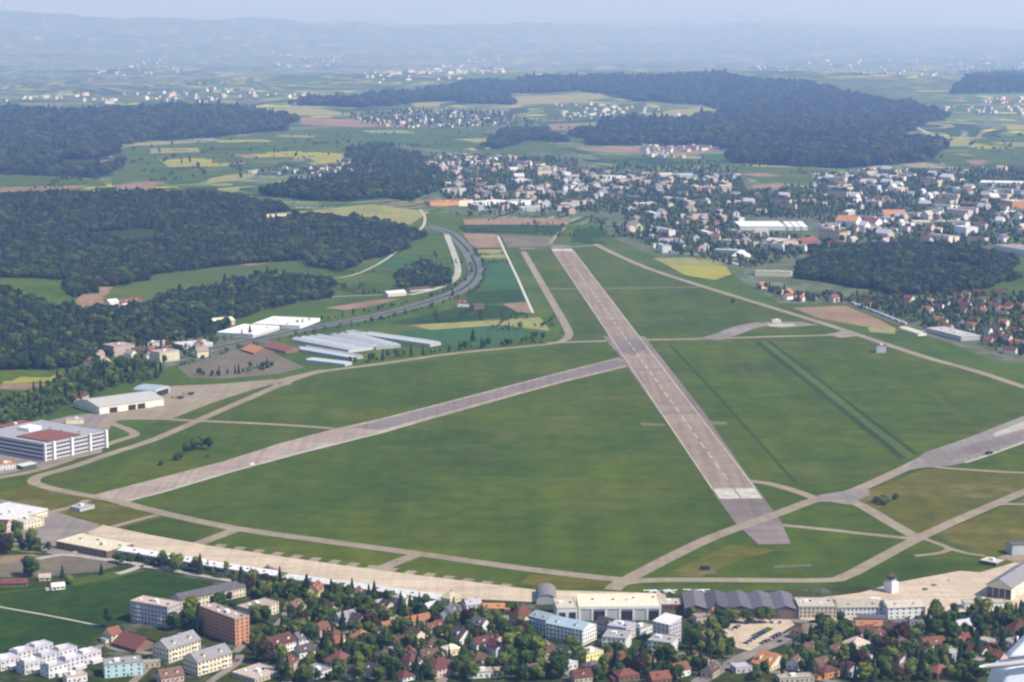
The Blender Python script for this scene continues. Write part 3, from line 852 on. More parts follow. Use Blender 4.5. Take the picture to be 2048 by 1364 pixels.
def fill_world(wp, spacing, jitter=0.45, holes=()):
    xs = np.arange(min(p[0] for p in wp), max(p[0] for p in wp), spacing)
    ys = np.arange(min(p[1] for p in wp), max(p[1] for p in wp), spacing)
    X, Y = np.meshgrid(xs, ys)
    X = X + rng.uniform(-jitter, jitter, X.shape) * spacing; Y = Y + rng.uniform(-jitter, jitter, Y.shape) * spacing
    ok = inside(wp, X, Y)
    for h in holes: ok &= ~inside(h, X, Y)
    return list(zip(X[ok].tolist(), Y[ok].tolist()))
def wood(pp, spacing, size, ng, label, holes=(), floor=True, name="forest"):
    wp = [un(*p) for p in pp]
    if floor:                                            # uneven wood edge
        wp = [(x + rng.uniform(-2.6, 2.6) * spacing, y + rng.uniform(-5, 5 if spacing > 12 else 2) * (spacing if spacing > 12 else 4.0)) for x, y in dense(wp, spacing * 6)]
    hw = [[un(*p) for p in h] for h in holes]
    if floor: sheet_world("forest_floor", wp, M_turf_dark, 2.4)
    pts = fill_world(wp, spacing, 0.5, hw)
    k = spacing * 13.0                                   # glades
    if floor: pts = [p for p in pts if math.sin(p[0] / k + 1.7 * math.sin(p[1] / k / 1.9)) * math.cos(p[1] / k / 1.6 + 0.7) + 0.5 * math.sin(p[0] / k * 2.7 + p[1] / k) < 1.16]
    sz = (size * rng.uniform(0.55, 1.35, len(pts)) * (1 + 0.18 * np.sin(np.array([p[0] / (spacing * 7) for p in pts])) * np.cos(np.array([p[1] / (spacing * 9) for p in pts])))).tolist()
    return scatter(name, pts, sz, ng, label)
wood([(-120, 405), (0, 400), (120, 392), (300, 388), (470, 396), (560, 412), (600, 436), (700, 438), (800, 452), (838, 472), (815, 498), (740, 522), (690, 542), (600, 517), (560, 522),
      (430, 532), (300, 550), (200, 578), (142, 592), (140, 562), (0, 556), (-120, 560)], 11, 1.25, GN_DARK, "dark mixed forest covering the long low hill beyond the meadow",
     [[(525, 428), (585, 424), (590, 440), (535, 446)], [(150, 470), (230, 462), (260, 466), (180, 476)], [(300, 425), (380, 420), (395, 424), (320, 430)], [(620, 478), (680, 472), (690, 478), (640, 484)]])
wood([(-120, 575), (0, 580), (50, 600), (110, 622), (200, 622), (300, 618), (390, 592), (470, 560), (560, 552), (655, 572), (657, 592), (560, 612), (440, 642), (415, 668), (330, 682), (200, 694), (150, 738), (-120, 738)],
     10, 1.15, GN_MIX, "leafy wood on the slope above the village by the motorway")
wood([(-120, 225), (0, 222), (150, 224), (350, 217), (500, 224), (620, 242), (560, 260), (450, 275), (300, 285), (215, 297), (228, 356), (150, 350), (-120, 350)], 27, 2.6, GN_DARK,
     "hazy forest on the hill beyond the upper fields")
wood([(560, 212), (750, 194), (900, 176), (1000, 164), (1150, 160), (1450, 152), (1600, 172), (1750, 200), (1862, 226), (1870, 250), (1750, 272), (1850, 290), (1880, 300), (1800, 326), (1650, 332), (1480, 322),
      (1470, 302), (1300, 292), (1200, 287), (1150, 272), (1210, 250), (1420, 242), (1440, 216), (1290, 204), (1150, 180), (1020, 190), (1010, 212), (900, 202), (850, 204), (720, 218)], 32, 3.0, GN_DARK,
     "bluish forest spread over the broad ridge beyond the town",
     [[(1480, 262), (1620, 258), (1640, 262), (1500, 268)], [(1560, 205), (1680, 200), (1690, 204), (1580, 210)], [(1650, 312), (1740, 306), (1745, 311), (1660, 318)], [(1250, 262), (1330, 258), (1335, 263), (1260, 268)]])
wood([(690, 305), (760, 292), (830, 315), (870, 352), (866, 392), (760, 402), (620, 408), (520, 398), (600, 372), (700, 350)], 14, 1.5, GN_MIX, "wooded hillside around the upper village")
wood([(1592, 528), (1640, 505), (1720, 494), (1850, 492), (1960, 502), (2035, 532), (2036, 560), (1950, 582), (1800, 592), (1680, 572), (1605, 556)], 10, 1.2, GN_DARK, "dark rounded wood between the red-roofed village and the town")
wood([(790, 552), (850, 528), (898, 545), (900, 572), (800, 578)], 9, 0.9, GN_MIX, "small copse beside the motorway bend", floor=False)
wood([(-80, 812), (60, 792), (180, 742), (240, 737), (330, 742), (322, 760), (232, 776), (140, 812), (70, 848), (-80, 870)], 10, 1.0, GN_GARDEN, "belt of trees behind the north hangars", floor=False)
wood([(960, 295), (1010, 262), (1090, 262), (1140, 285), (1060, 282), (1000, 300)], 20, 1.8, GN_DARK, "small wood on the far meadow hill", floor=False)
wood([(1980, 150), (2200, 140), (2200, 185), (1900, 190)], 45, 3.2, GN_DARK, "hazy far wood at the edge of the plain", floor=False)
def line_trees(pp, spacing, size, label, ng=None, name="treeline", wid=6):
    w = smooth_line([un(*p) for p in pp], 10)
    pts = []
    for a, b_ in zip(w, w[1:]):
        n = max(1, int(math.dist(a, b_) / spacing))
        for k in range(n):
            t = (k + rng.uniform(0, 1)) / n
            pts.append((a[0] + (b_[0] - a[0]) * t + rng.uniform(-wid, wid), a[1] + (b_[1] - a[1]) * t + rng.uniform(-wid, wid)))
    return scatter(name, pts, (size * rng.uniform(0.6, 1.3, len(pts))).tolist(), ng or GN_GARDEN, label)
line_trees([(690, 730), (800, 716), (900, 704), (1000, 692), (1085, 684)], 7, 0.85, "belt of bushes along the perimeter taxiway by the greenhouses")
line_trees([(330, 716), (450, 682), (600, 650), (750, 622), (850, 598), (905, 578), (938, 552), (940, 530)], 10, 0.6, "row of roadside trees on the near bank of the motorway", wid=4)
line_trees([(350, 735), (470, 703), (620, 668), (760, 642), (870, 612), (940, 588), (968, 556), (965, 525), (945, 492)], 10, 0.6, "row of roadside trees on the far bank of the motorway", wid=4)
line_trees([(900, 434), (1020, 430), (1140, 434)], 9, 0.9, "hedge of trees between the brown field and the town")
line_trees([(1195, 440), (1230, 465), (1290, 480), (1350, 498), (1460, 505), (1480, 525)], 9, 1.0, "trees fringing the town at the runway's far end", wid=25)
line_trees([(640, 560), (680, 575), (720, 590), (790, 585)], 9, 0.7, "loose bushes beside the farm on the hillside")
line_trees([(490, 740), (540, 735), (480, 748), (400, 752)], 8, 0.7, "bushes along the ploughed plot by the north apron")

# ------------------------------------------------------------------ buildings
def W_(n, c, v=0.10): return plain("wall_" + n, c, v, 0.15, 0.85, 0.2, 0.15)
def R_(n, c, v=0.22, rough=0.8): return plain("roof_" + n, c, v, 0.5, rough, 0.2, 0.35)
WALL = dict(white=W_("white", (0.74, 0.72, 0.69)), cream=W_("cream", (0.68, 0.60, 0.44)), lilac=W_("lilac", (0.52, 0.47, 0.50)), yellow=W_("yellow", (0.78, 0.70, 0.30)),
            tan=W_("tan", (0.50, 0.42, 0.30)), pink=W_("pink", (0.58, 0.42, 0.38)), terra=W_("terracotta", (0.52, 0.25, 0.15)), maroon=W_("maroon", (0.16, 0.07, 0.06)),
            teal=W_("teal", (0.42, 0.58, 0.58)), grey=W_("grey", (0.42, 0.42, 0.42)), beige=W_("beige", (0.55, 0.48, 0.38)), pale=W_("pale_grey", (0.60, 0.60, 0.60)),
            dark=W_("dark", (0.10, 0.095, 0.10)), orange=W_("orange", (0.55, 0.26, 0.10)), blue=W_("pale_blue", (0.56, 0.62, 0.68)), brown=W_("brown", (0.20, 0.13, 0.09)), terrace=W_("terrace_white", (0.60, 0.57, 0.58)))
ROOF = dict(red=R_("red_tile", (0.20, 0.075, 0.055)), brown=R_("brown_tile", (0.14, 0.085, 0.062)), dark=R_("dark_tile", (0.085, 0.065, 0.07)), orange=R_("orange_tile", (0.42, 0.18, 0.085)),
            grey=R_("grey_slate", (0.22, 0.21, 0.215)), blue=R_("blue_grey_metal", (0.30, 0.36, 0.40), 0.12, 0.6), white=R_("white_sheet", (0.62, 0.60, 0.58), 0.2), cream=R_("cream_sheet", (0.60, 0.52, 0.38), 0.2),
            pink=R_("pink_gravel", (0.42, 0.33, 0.28)), gravel=R_("grey_gravel", (0.36, 0.34, 0.32)), maroon=R_("maroon_tile", (0.145, 0.058, 0.05)), beige=R_("beige_sheet", (0.46, 0.40, 0.32)),
            purple=R_("purple_slate", (0.125, 0.112, 0.128)), glass=R_("greenhouse_glass", (0.44, 0.45, 0.46), 0.3, 0.45), lilac=R_("lilac_sheet", (0.44, 0.42, 0.46), 0.1))
GLASS = glassy("window_glass")
TRIM = plain("white_trim", (0.70, 0.69, 0.67), 0.08, 0.3)
DARK = plain("dark_opening", (0.03, 0.03, 0.033), 0.2, 0.3)

ANCHOR = []          # (short phrase, x, y) of things other labels may refer to
FOOT = []            # footprints, to keep trees and streets apart
LATER = []           # things whose label is settled at the end: (object, phrase, x, y)

def wall_geo(L, W, h, roof, rh):
    g = G()
    x0, x1, y0, y1 = -L / 2, L / 2, -W / 2, W / 2
    if roof == 'gable': g.prism([(y0, 0), (y1, 0), (y1, h), (0, h + rh), (y0, h)], x0, x1)
    elif roof == 'barrel':
        n = 8
        g.prism([(y0, 0), (y1, 0)] + [(W / 2 * math.cos(math.pi * k / n), h + rh * math.sin(math.pi * k / n)) for k in range(n + 1)], x0, x1)
    elif roof == 'shed': g.prism([(y0, 0), (y1, 0), (y1, h + rh), (y0, h)], x0, x1)
    else: g.box(x0, x1, y0, y1, 0, h)
    return g

def roof_geo(L, W, h, roof, rh, oh):
    g = G(); t = 0.3
    if roof == 'gable':
        k = rh / (W / 2); d = 0.06
        g.prism([(-W / 2 - oh, h - oh * k + d), (0, h + rh + d), (W / 2 + oh, h - oh * k + d), (W / 2 + oh, h - oh * k + t + d), (0, h + rh + t + d), (-W / 2 - oh, h - oh * k + t + d)], -L / 2 - oh, L / 2 + oh)
    elif roof == 'shed':
        k = rh / W; d = 0.06
        g.prism([(-W / 2 - oh, h - oh * k + d), (W / 2 + oh, h + rh + oh * k + d), (W / 2 + oh, h + rh + oh * k + t + d), (-W / 2 - oh, h - oh * k + t + d)], -L / 2 - oh, L / 2 + oh)
    elif roof == 'barrel':
        n = 10
        o_ = [((W / 2 + 0.3) * math.cos(math.pi * k / n), h + 0.05 + (rh + 0.35) * math.sin(math.pi * k / n)) for k in range(n + 1)]
        i_ = [((W / 2 + 0.02) * math.cos(math.pi * k / n), h + 0.03 + (rh + 0.03) * math.sin(math.pi * k / n)) for k in range(n, -1, -1)]
        g.prism(o_ + i_, -L / 2 - oh, L / 2 + oh)
    elif roof == 'hip':
        a, b_ = L / 2 + oh, W / 2 + oh; r = max(0.4, L / 2 - W / 2)
        z0, z1 = h - 0.1, h + rh
        n = len(g.v)
        g.v += [(-a, -b_, z0), (a, -b_, z0), (a, b_, z0), (-a, b_, z0), (-r, 0, z1), (r, 0, z1)]
        for f in ((0, 1, 5, 4), (1, 2, 5), (2, 3, 4, 5), (3, 0, 4), (3, 2, 1, 0)):
            g.f.append(tuple(n + i for i in f)); g.m.append(0)
    else:
        e = 0.15
        g.box(-L / 2 - e, L / 2 + e, -W / 2 - e, W / 2 + e, h + 0.02, h + 0.32)
        for q in ((-L / 2 - e, L / 2 + e, -W / 2 - e, -W / 2 + 0.25), (-L / 2 - e, L / 2 + e, W / 2 - 0.25, W / 2 + e),
                  (-L / 2 - e, -L / 2 + 0.25, -W / 2 + 0.25, W / 2 - 0.25), (L / 2 - 0.25, L / 2 + e, -W / 2 + 0.25, W / 2 - 0.25)):
            g.box(*q, h + 0.32, h + 0.8)
    return g

def window_geo(L, W, h, step=2.9, ww=1.25, wh=1.4, floors=None, tall=False):
    g = G()
    n = floors or max(1, int(h / 2.75))
    fh = h / n
    for fl in range(n):
        z0 = fl * fh + fh * 0.34; z1 = min(z0 + wh, (fl + 1) * fh - 0.25)
        for ax, ln, half in (('x', L, W / 2), ('y', W, L / 2)):
            k = max(1, int((ln - 1.0) / step))
            for i in range(k):
                c = -ln / 2 + (i + 0.5) * ln / k
                for s in (1, -1):
                    d0, d1 = sorted((s * half, s * (half + 0.05)))
                    if ax == 'x': g.box(c - ww / 2, c + ww / 2, d0, d1, z0, z1)
                    else: g.box(d0, d1, c - ww / 2, c + ww / 2, z0, z1)
    return g

def frame_of(base):
    """footprint from points of the photo: ('c', left, near, right) two walls in view, ('e', left, right, depth) one wall, ('p', point, L, W, degrees)"""
    if base[0] == 'c':
        a, n, b_ = (np.array(un(*p)) for p in base[1:4])
        d = n - a; L = np.linalg.norm(d); d /= L
        p = np.array([-d[1], d[0]])
        if p[1] < 0: p = -p
        Wd = max(5.0, float(np.dot(b_ - n, p)) * 0.5 + 0.5 * float(np.linalg.norm(b_ - n)))
        c = n - d * L / 2 + p * Wd / 2
        return c, math.atan2(d[1], d[0]), float(L), float(Wd)
    if base[0] == 'e':
        a, b_ = np.array(un(*base[1])), np.array(un(*base[2]))
        d = b_ - a; L = np.linalg.norm(d); d /= L
        p = np.array([-d[1], d[0]])
        if p[1] < 0: p = -p
        c = (a + b_) / 2 + p * base[3] / 2
        return c, math.atan2(d[1], d[0]), float(L), float(base[3])
    c = np.array(un(*base[1]))
    return c, math.radians(base[4]), float(base[2]), float(base[3])

def building(name, label, cat, base, hpx, roof, wall, roofm, short=None, ridge='x', pitch=36, win='grid', chimney=None, group=None, metres=None, oh=0.5, rh=None, door=True, floors=None, balcony=0, step=2.9, phrase=None, seed=0):
    c, rot, L, W = frame_of(base)
    if ridge == 'y':
        rot += math.pi / 2; L, W = W, L
    z = h1(c[0], c[1])
    h = metres or max(2.6, hpx * mpp(c[0], c[1]))
    if rh is None: rh = W / 2 * math.tan(math.radians(pitch)) if roof in ('gable', 'hip') else 0
    root = empty(name, (c[0], c[1], z + 0.2 - 0.35), rot)
    wall_geo(L, W, h, roof, rh).obj("wall", WALL[wall], root)
    ro = roof_geo(L, W, h, roof, rh, oh).obj("roof", ROOF[roofm], root)
    if win == 'grid':
        tag(window_geo(L, W, h, step, floors=floors).obj("window_panes", GLASS, root), kind="stuff")
    rr = random.Random(int(c[0] * 7 + c[1] * 13) + seed)
    if chimney is None: chimney = roof in ('gable', 'hip') and L < 30
    if chimney:
        cx = rr.uniform(-0.3, 0.3) * L * (0.4 if roof == 'hip' else 1)
        g = G(); g.box(cx - 0.4, cx + 0.4, 0.5, 1.2, h + rh * 0.45, h + rh + 1.0); g.obj("chimney", WALL['brown'], ro)
    if door and win:
        g = G(); dx = rr.uniform(-0.25, 0.25) * L; g.box(dx - 0.6, dx + 0.6, -W / 2 - 0.07, -W / 2, 0, 2.1); g.obj("door", WALL['brown'], root)
    for k in range(balcony):
        g = G(); n = max(1, int(h / 2.75)); zz = (k % (n - 1) + 1) * h / n; cx = (-0.3 + 0.6 * (k // (n - 1))) * L
        g.box(cx - 1.8, cx + 1.8, -W / 2 - 1.3, -W / 2, zz - 0.1, zz + 0.05); g.box(cx - 1.8, cx + 1.8, -W / 2 - 1.35, -W / 2 - 1.25, zz, zz + 1.0)
        g.obj("balcony", TRIM, root)
    if roof == 'flat' and L * W > 120:
        g = G(); q = rr.uniform(-0.25, 0.2)
        g.box(q * L - 1.8, q * L + 1.8, -1.4, 1.4, h + 0.3, h + 2.3); g.obj("roof_housing", TRIM, ro)
    if roof == 'gable' and 10 < L < 40 and win and rh > 2.2:          # dormers
        for k in range(2 if L > 14 else 1):
            dx = (-0.25 + 0.5 * k) * L if L > 14 else rr.uniform(-0.2, 0.2) * L
            for sg in ((-1, 1) if rr.random() < 0.5 else (-1,)):
                g = G(); y0, y1 = sorted((sg * W * 0.36, sg * W * 0.12)); g.box(dx - 0.9, dx + 0.9, y0, y1, h + rh * 0.25, h + rh * 0.72); g.obj("dormer", WALL[wall], ro)
                g = G(); g.box(dx - 1.05, dx + 1.05, y0 - 0.15, y1 + 0.15, h + rh * 0.72 + 0.02, h + rh * 0.72 + 0.2); g.obj("dormer_roof", ROOF[roofm], ro)
    if win and roof != 'flat' and 9 < L < 24 and rr.random() < 0.6:      # lower side wing
        sx = rr.choice((-1, 1)); wl = rr.uniform(3, 5); a0, a1 = sorted((sx * L / 2, sx * (L / 2 + wl)))
        g = G(); g.prism([(-W * 0.3, 0), (W * 0.3, 0), (W * 0.3, h * 0.5), (-W * 0.3, h * 0.5)], a0, a1); g.obj("side_wing", WALL[wall], root)
        g = G(); g.box(a0 - 0.2, a1 + 0.2, -W * 0.3 - 0.3, W * 0.3 + 0.3, h * 0.5 + 0.02, h * 0.5 + 0.25); g.obj("wing_roof", ROOF[rr.choice(('gravel', roofm))], root)
    if roof in ('flat', 'shed') and L * W > 250:                          # skylights and vents
        for k in range(min(9, int(L / 7))):
            g = G(); q = -L / 2 + (k + 0.5) * L / min(9, int(L / 7)); yy = rr.uniform(-0.25, 0.25) * W if roof == 'flat' else 0
            zt = h + 0.3 if roof == 'flat' else h + rh * 0.5 + 0.3
            g.box(q - 0.9, q + 0.9, yy - 0.9, yy + 0.9, zt, zt + 0.7); g.obj("skylight", GLASS if k % 2 else TRIM, ro)
    tag(root, label, cat, group)
    if short: ANCHOR.append((short, c[0], c[1]))
    if phrase: LATER.append((root, phrase, c[0], c[1]))
    FOOT.append((c[0], c[1], rot, L, W))
    root["dims"] = (L, W, h)
    return root, L, W, h, rh

B = building
# --- bottom left
B("apartment_block", "flat-roofed pale lilac apartment block beside the lush green field", "building", ('c', (262, 1244), (336, 1257), (362, 1246)), 42, 'flat', 'lilac', 'pink', "pale lilac apartment block", balcony=6)
B("apartment_row", "long slate-roofed apartment row with cream front running towards the hangars", "building", ('c', (341, 1211), (363, 1220), (470, 1185)), 19, 'gable', 'cream', 'purple', "long cream apartment row", ridge='y', pitch=24, chimney=False)
B("apartment_block", "tall terracotta apartment block with dark window side", "building", ('c', (402, 1264), (471, 1291), (497, 1283)), 52, 'flat', 'terra', 'pink', "terracotta apartment block", balcony=0)
B("flat_roofed_house", "low pinkish flat-roofed building behind the terracotta block", "building", ('c', (474, 1234), (500, 1242), (542, 1222)), 22, 'flat', 'cream', 'pink', "low pinkish flat-roofed building")
B("gabled_house", "cream three-storey house with grey slate roof, nearer the red barn", "house", ('c', (306, 1318), (338, 1327), (402, 1306)), 28, 'gable', 'cream', 'grey', "cream house nearer the barn", ridge='y', pitch=33, balcony=4)
B("gabled_house", "cream three-storey house with grey slate roof at the street corner", "house", ('c', (367, 1343), (396, 1353), (459, 1331)), 28, 'gable', 'cream', 'grey', "cream street-corner house", ridge='y', pitch=33, balcony=4)
B("barn", "big barn with one broad bright red tiled roof", "barn", ('c', (228, 1293), (272, 1306), (304, 1290)), 9, 'gable', 'brown', 'red', "red-roofed barn", pitch=30, win=None, chimney=False, oh=1.2)
B("small_house", "small cream house with red roof attached beside the red barn", "house", ('c', (206, 1281), (223, 1287), (240, 1280)), 17, 'gable', 'cream', 'red', "small cream house by the barn", ridge='y')
B("flat_roofed_house", "pale teal flat-roofed building with big dark windows", "building", ('e', (210, 1357), (286, 1350), 14), 26, 'flat', 'teal', 'gravel', "pale teal building", step=4.5)
# white stepped terrace houses
NUM = ["leftmost", "second", "third"]
ROWN = ["upper", "middle", "front"]
for i in (1, 0, -1):
    for j in range(3):
        px, py = 46 + i * 34 + j * 48, 1322 - i * 13 + j * 7
        q = ["left", "middle", "right"][j]
        rw = {1: "back", 0: "middle", -1: "front"}[i]
        r_, L_, W2, h_, _ = B("terrace_house", f"white stepped terrace house, {q} one of the {rw} row by the field", "house", ('p', (px, py), 15, 10.5, 47), 0, 'flat', 'terrace', 'lilac', metres=7.6 + (i == 0) * 0.7, group="white stepped terrace houses", step=3.2)
        g = G(); g.box(-7.5, -1.5, -5.2, 1.2, 7.9 + (i == 0) * 0.7, 10.3 + (i == 0) * 0.7); g.obj("upper_storey", WALL['terrace'], r_)
        g = G(); g.box(-1.5, 7.3, -8.2, -5.3, 0, 2.7); g.obj("terrace_block", WALL['terrace'], r_)
ANCHOR.append(("white stepped terraces", *un(95, 1325)))
# --- bottom centre left
B("villa", "dark hipped house just below the long white hangar roof", "house", ('c', (512, 1151), (540, 1157), (556, 1149)), 9, 'hip', 'tan', 'purple', "dark hipped house", pitch=34)
B("small_house", "small house with rust red roof below the hangar row", "house", ('c', (560, 1181), (574, 1186), (585, 1180)), 13, 'gable', 'pink', 'red', "rust-roofed house", ridge='y')
B("gabled_house", "house with bright yellow gable and red roof below the hangars, nearer the tall conifer", "house", ('e', (614, 1200), (637, 1201), 17), 19, 'gable', 'yellow', 'red', "yellow-gabled house", ridge='y', pitch=42)
B("gabled_house", "house with pale yellow gable beside the orange-roofed terrace", "house", ('e', (697, 1213), (720, 1214), 16), 20, 'gable', 'yellow', 'brown', "pale yellow gabled house", ridge='y', pitch=44)
B("gabled_house", "tan house with dark roof beside the orange-roofed row", "house", ('c', (748, 1234), (764, 1240), (790, 1228)), 17, 'gable', 'tan', 'dark', "tan dark-roofed house")
B("row_house", "long row house with stepped orange tile roofs", "house", ('c', (756, 1262), (770, 1268), (842, 1240)), 12, 'gable', 'beige', 'orange', "orange-roofed row house", ridge='y', chimney=True)
B("small_house", "small house with orange roof and yellow wall", "house", ('c', (660, 1297), (677, 1303), (695, 1294)), 13, 'gable', 'yellow', 'orange', "yellow-walled orange-roofed house")
B("small_house", "hipped orange-roofed house behind the yellow-walled one", "house", ('c', (700, 1283), (717, 1289), (738, 1279)), 12, 'hip', 'cream', 'orange', "hipped orange-roofed house")
B("villa", "white villa with dark red roof and white gables", "house", ('c', (520, 1305), (549, 1313), (587, 1297)), 19, 'gable', 'white', 'maroon', "white villa with red roof", ridge='y', pitch=34)
B("villa", "house with broad dark red hipped roof by the bottom street", "house", ('c', (648, 1331), (677, 1339), (708, 1326)), 12, 'hip', 'pink', 'maroon', "broad dark red hipped house")
B("flat_roofed_house", "large flat pinkish gravel roof with small skylights at the bottom edge", "building", ('c', (464, 1354), (510, 1368), (556, 1347)), 9, 'flat', 'tan', 'pink', "large flat pinkish roof")
B("flat_roofed_house", "low white flat-roofed house at the bottom edge", "house", ('c', (596, 1351), (626, 1361), (656, 1347)), 13, 'flat', 'white', 'gravel', "low white flat-roofed house")
B("small_house", "narrow pink house with dark red roof among trees", "house", ('c', (625, 1269), (640, 1275), (655, 1268)), 17, 'gable', 'pink', 'maroon', "narrow pink house", ridge='y')
B("small_house", "grey-roofed house with white porch at the bottom edge", "house", ('c', (723, 1351), (745, 1359), (765, 1348)), 12, 'gable', 'white', 'dark', "grey-roofed house with porch")
B("small_house", "house with low dark red hipped roof at the bottom edge", "house", ('c', (787, 1357), (806, 1365), (823, 1356)), 9, 'hip', 'white', 'maroon', "low dark red house")
B("small_house", "brown-roofed house with cream front beside the orange row", "house", ('c', (806, 1284), (826, 1291), (850, 1280)), 12, 'gable', 'cream', 'brown', "brown-roofed cream house")
# --- bottom centre
B("pavilion", "cream hipped pavilion at the end of the hangar row", "building", ('c', (877, 1205), (900, 1210), (918, 1201)), 13, 'hip', 'cream', 'cream', "cream pavilion", pitch=28)
B("gabled_house", "white house with tall gable below the cream pavilion", "house", ('e', (879, 1247), (906, 1249), 14), 19, 'gable', 'white', 'purple', "tall white gabled house", ridge='y', pitch=46)
B("small_house", "narrow white gabled house next to the tall white one", "house", ('e', (909, 1242), (925, 1242), 11), 15, 'gable', 'white', 'purple', "narrow white gabled house", ridge='y', pitch=42)
B("small_house", "pale house with yellowish gable above the orange row", "house", ('c', (841, 1225), (859, 1230), (879, 1221)), 12, 'gable', 'cream', 'lilac', "pale house above the orange row", ridge='y')
B("villa", "white house with purple slate roof and bright end gable", "house", ('c', (937, 1264), (963, 1271), (979, 1264)), 19, 'gable', 'white', 'purple', "white house with slate roof", pitch=40)
B("small_house", "dark-roofed house with leaning white gable", "house", ('c', (898, 1283), (919, 1291), (936, 1280)), 12, 'gable', 'white', 'dark', "dark-roofed white-gabled house", pitch=42)
B("town_house", "cream town house with steep brick red mansard roof", "house", ('c', (1018, 1252), (1036, 1259), (1062, 1249)), 24, 'hip', 'cream', 'red', "mansard town house", pitch=50, ridge='y')
B("hall", "grey arched-roof hall at the edge of the south apron", "hall", ('e', (1073, 1209), (1113, 1209), 32), 4, 'barrel', 'grey', 'grey', "grey arched hall", ridge='y', rh=5.2, win=None, door=False)
B("apartment_block", "pale apartment block with blue-grey roof beside the mansard house", "building", ('c', (1058, 1264), (1092, 1273), (1113, 1262)), 33, 'gable', 'blue', 'blue', "smaller blue-roofed block", pitch=20, chimney=False, balcony=3)
B("apartment_block", "long pale apartment block with blue-grey roof and white end gable", "building", ('c', (1091, 1277), (1165, 1292), (1194, 1279)), 32, 'gable', 'white', 'blue', "long blue-roofed block", pitch=20, chimney=False, balcony=6)
root, L, W, h, _ = B("hangar", "wide white hangar with flat cream roof and white fascia", "hangar", ('e', (1157, 1241), (1322, 1240), 34), 27, 'flat', 'pale', 'cream', "wide white hangar", win=None, door=False)
for k in range(6):
    g = G(); x = -L / 2 + (k + 0.5) * L / 6; g.box(x - L / 14, x + L / 14, -W / 2 - 0.12, -W / 2, 0.1, h * 0.72); g.obj("hangar_door", DARK if k % 2 else WALL['grey'], root)
for k in range(7):
    g = G(); x = -L / 2 + k * L / 6; x = min(max(x, -L / 2 + 0.8), L / 2 - 0.8); g.box(x - 0.8, x + 0.8, -W / 2 - 0.5, -W / 2 - 0.14, 0, h - 1.4); g.obj("pilaster", WALL['white'], root)
g = G(); g.box(-L / 2 - 0.2, L / 2 + 0.2, -W / 2 - 0.6, -W / 2 - 0.16, h - 1.3, h + 0.9); g.obj("fascia", WALL['white'], root)
root, L, W, h, _ = B("hangar_annex", "pale hangar annex with tan roof between arched hall and wide hangar", "building", ('e', (1114, 1243), (1155, 1242), 26), 26, 'flat', 'pale', 'beige', "pale hangar annex", win=None, door=False)
for k in range(2):
    g = G(); x = (k - 0.5) * L / 2; g.box(x - 2.6, x + 2.6, -W / 2 - 0.1, -W / 2, 0.1, h * 0.7); g.obj("hangar_door", DARK, root)
B("terraced_apartments", "white terraced apartment block, taller rear part, left of the tree gap", "building", ('c', (1214, 1279), (1252, 1285), (1279, 1274)), 28, 'flat', 'lilac', 'lilac', "rear white terraced block")
B("terraced_apartments", "white terraced apartment block, front part with tan side wall", "building", ('c', (1204, 1301), (1251, 1305), (1283, 1291)), 27, 'flat', 'white', 'gravel', "front white terraced block", balcony=4)
B("terraced_apartments", "second white apartment block with bright slanted roof", "building", ('c', (1306, 1283), (1338, 1291), (1359, 1281)), 42, 'shed', 'lilac', 'white', "slant-roofed white block", rh=2.5)
B("terraced_apartments", "low front block of the slant-roofed white apartments", "building", ('c', (1295, 1307), (1341, 1313), (1363, 1299)), 26, 'flat', 'white', 'gravel', "low front white block", balcony=4)
B("workshop", "small maroon-fronted flat workshop beside the dark sheds", "building", ('e', (1320, 1220), (1364, 1220), 15), 11, 'flat', 'maroon', 'beige', "maroon workshop", door=False)
# dark multi-gabled sheds
c, rot, L, W = frame_of(('e', (1369, 1235), (1594, 1237), 42))
shed = empty("hangar_shed", (c[0], c[1], -0.15), rot)
n = 5; bw = L / n; hh = 7.0; rise = 2.6
for k in range(n):
    x0, x1 = -L / 2 + k * bw + 0.03, -L / 2 + (k + 1) * bw - 0.03; xm = (x0 + x1) / 2
    g = G()
    g.v = [(x0, -W / 2, 0), (x1, -W / 2, 0), (x1, -W / 2, hh), (xm, -W / 2, hh + rise), (x0, -W / 2, hh), (x0, W / 2, 0), (x1, W / 2, 0), (x1, W / 2, hh), (xm, W / 2, hh + rise), (x0, W / 2, hh)]
    g.f = [(0, 1, 2, 3, 4), (9, 8, 7, 6, 5), (1, 6, 7, 2), (0, 4, 9, 5)]; g.m = [0] * 4
    g.obj("wall", WALL['dark'], shed)
    g = G()
    for (a, b2) in ((x0, xm), (xm, x1)):
        za, zb = (hh, hh + rise) if b2 == xm else (hh + rise, hh)
        nb = len(g.v)
        g.v += [(a, -W / 2 - 0.6, za + 0.05), (b2, -W / 2 - 0.6, zb + 0.05), (b2, W / 2 + 0.6, zb + 0.05), (a, W / 2 + 0.6, za + 0.05), (a, -W / 2 - 0.6, za + 0.4), (b2, -W / 2 - 0.6, zb + 0.4), (b2, W / 2 + 0.6, zb + 0.4), (a, W / 2 + 0.6, za + 0.4)]
        for f in ((4, 5, 6, 7), (0, 1, 5, 4), (2, 3, 7, 6), (3, 2, 1, 0)): g.f.append(tuple(nb + i for i in f)); g.m.append(0)
    g.obj("roof", ROOF['purple'], shed)
    g = G(); g.box(xm - bw * 0.3, xm + bw * 0.3, -W / 2 - 0.1, -W / 2, 0.1, hh * 0.85); g.obj("hangar_door", WALL['brown'], shed)
tag(shed, "row of joined dark sheds with purple slate gables beside the runway apron", "hangar")
ANCHOR.append(("dark gabled sheds", c[0], c[1])); FOOT.append((c[0], c[1], rot, L, W))
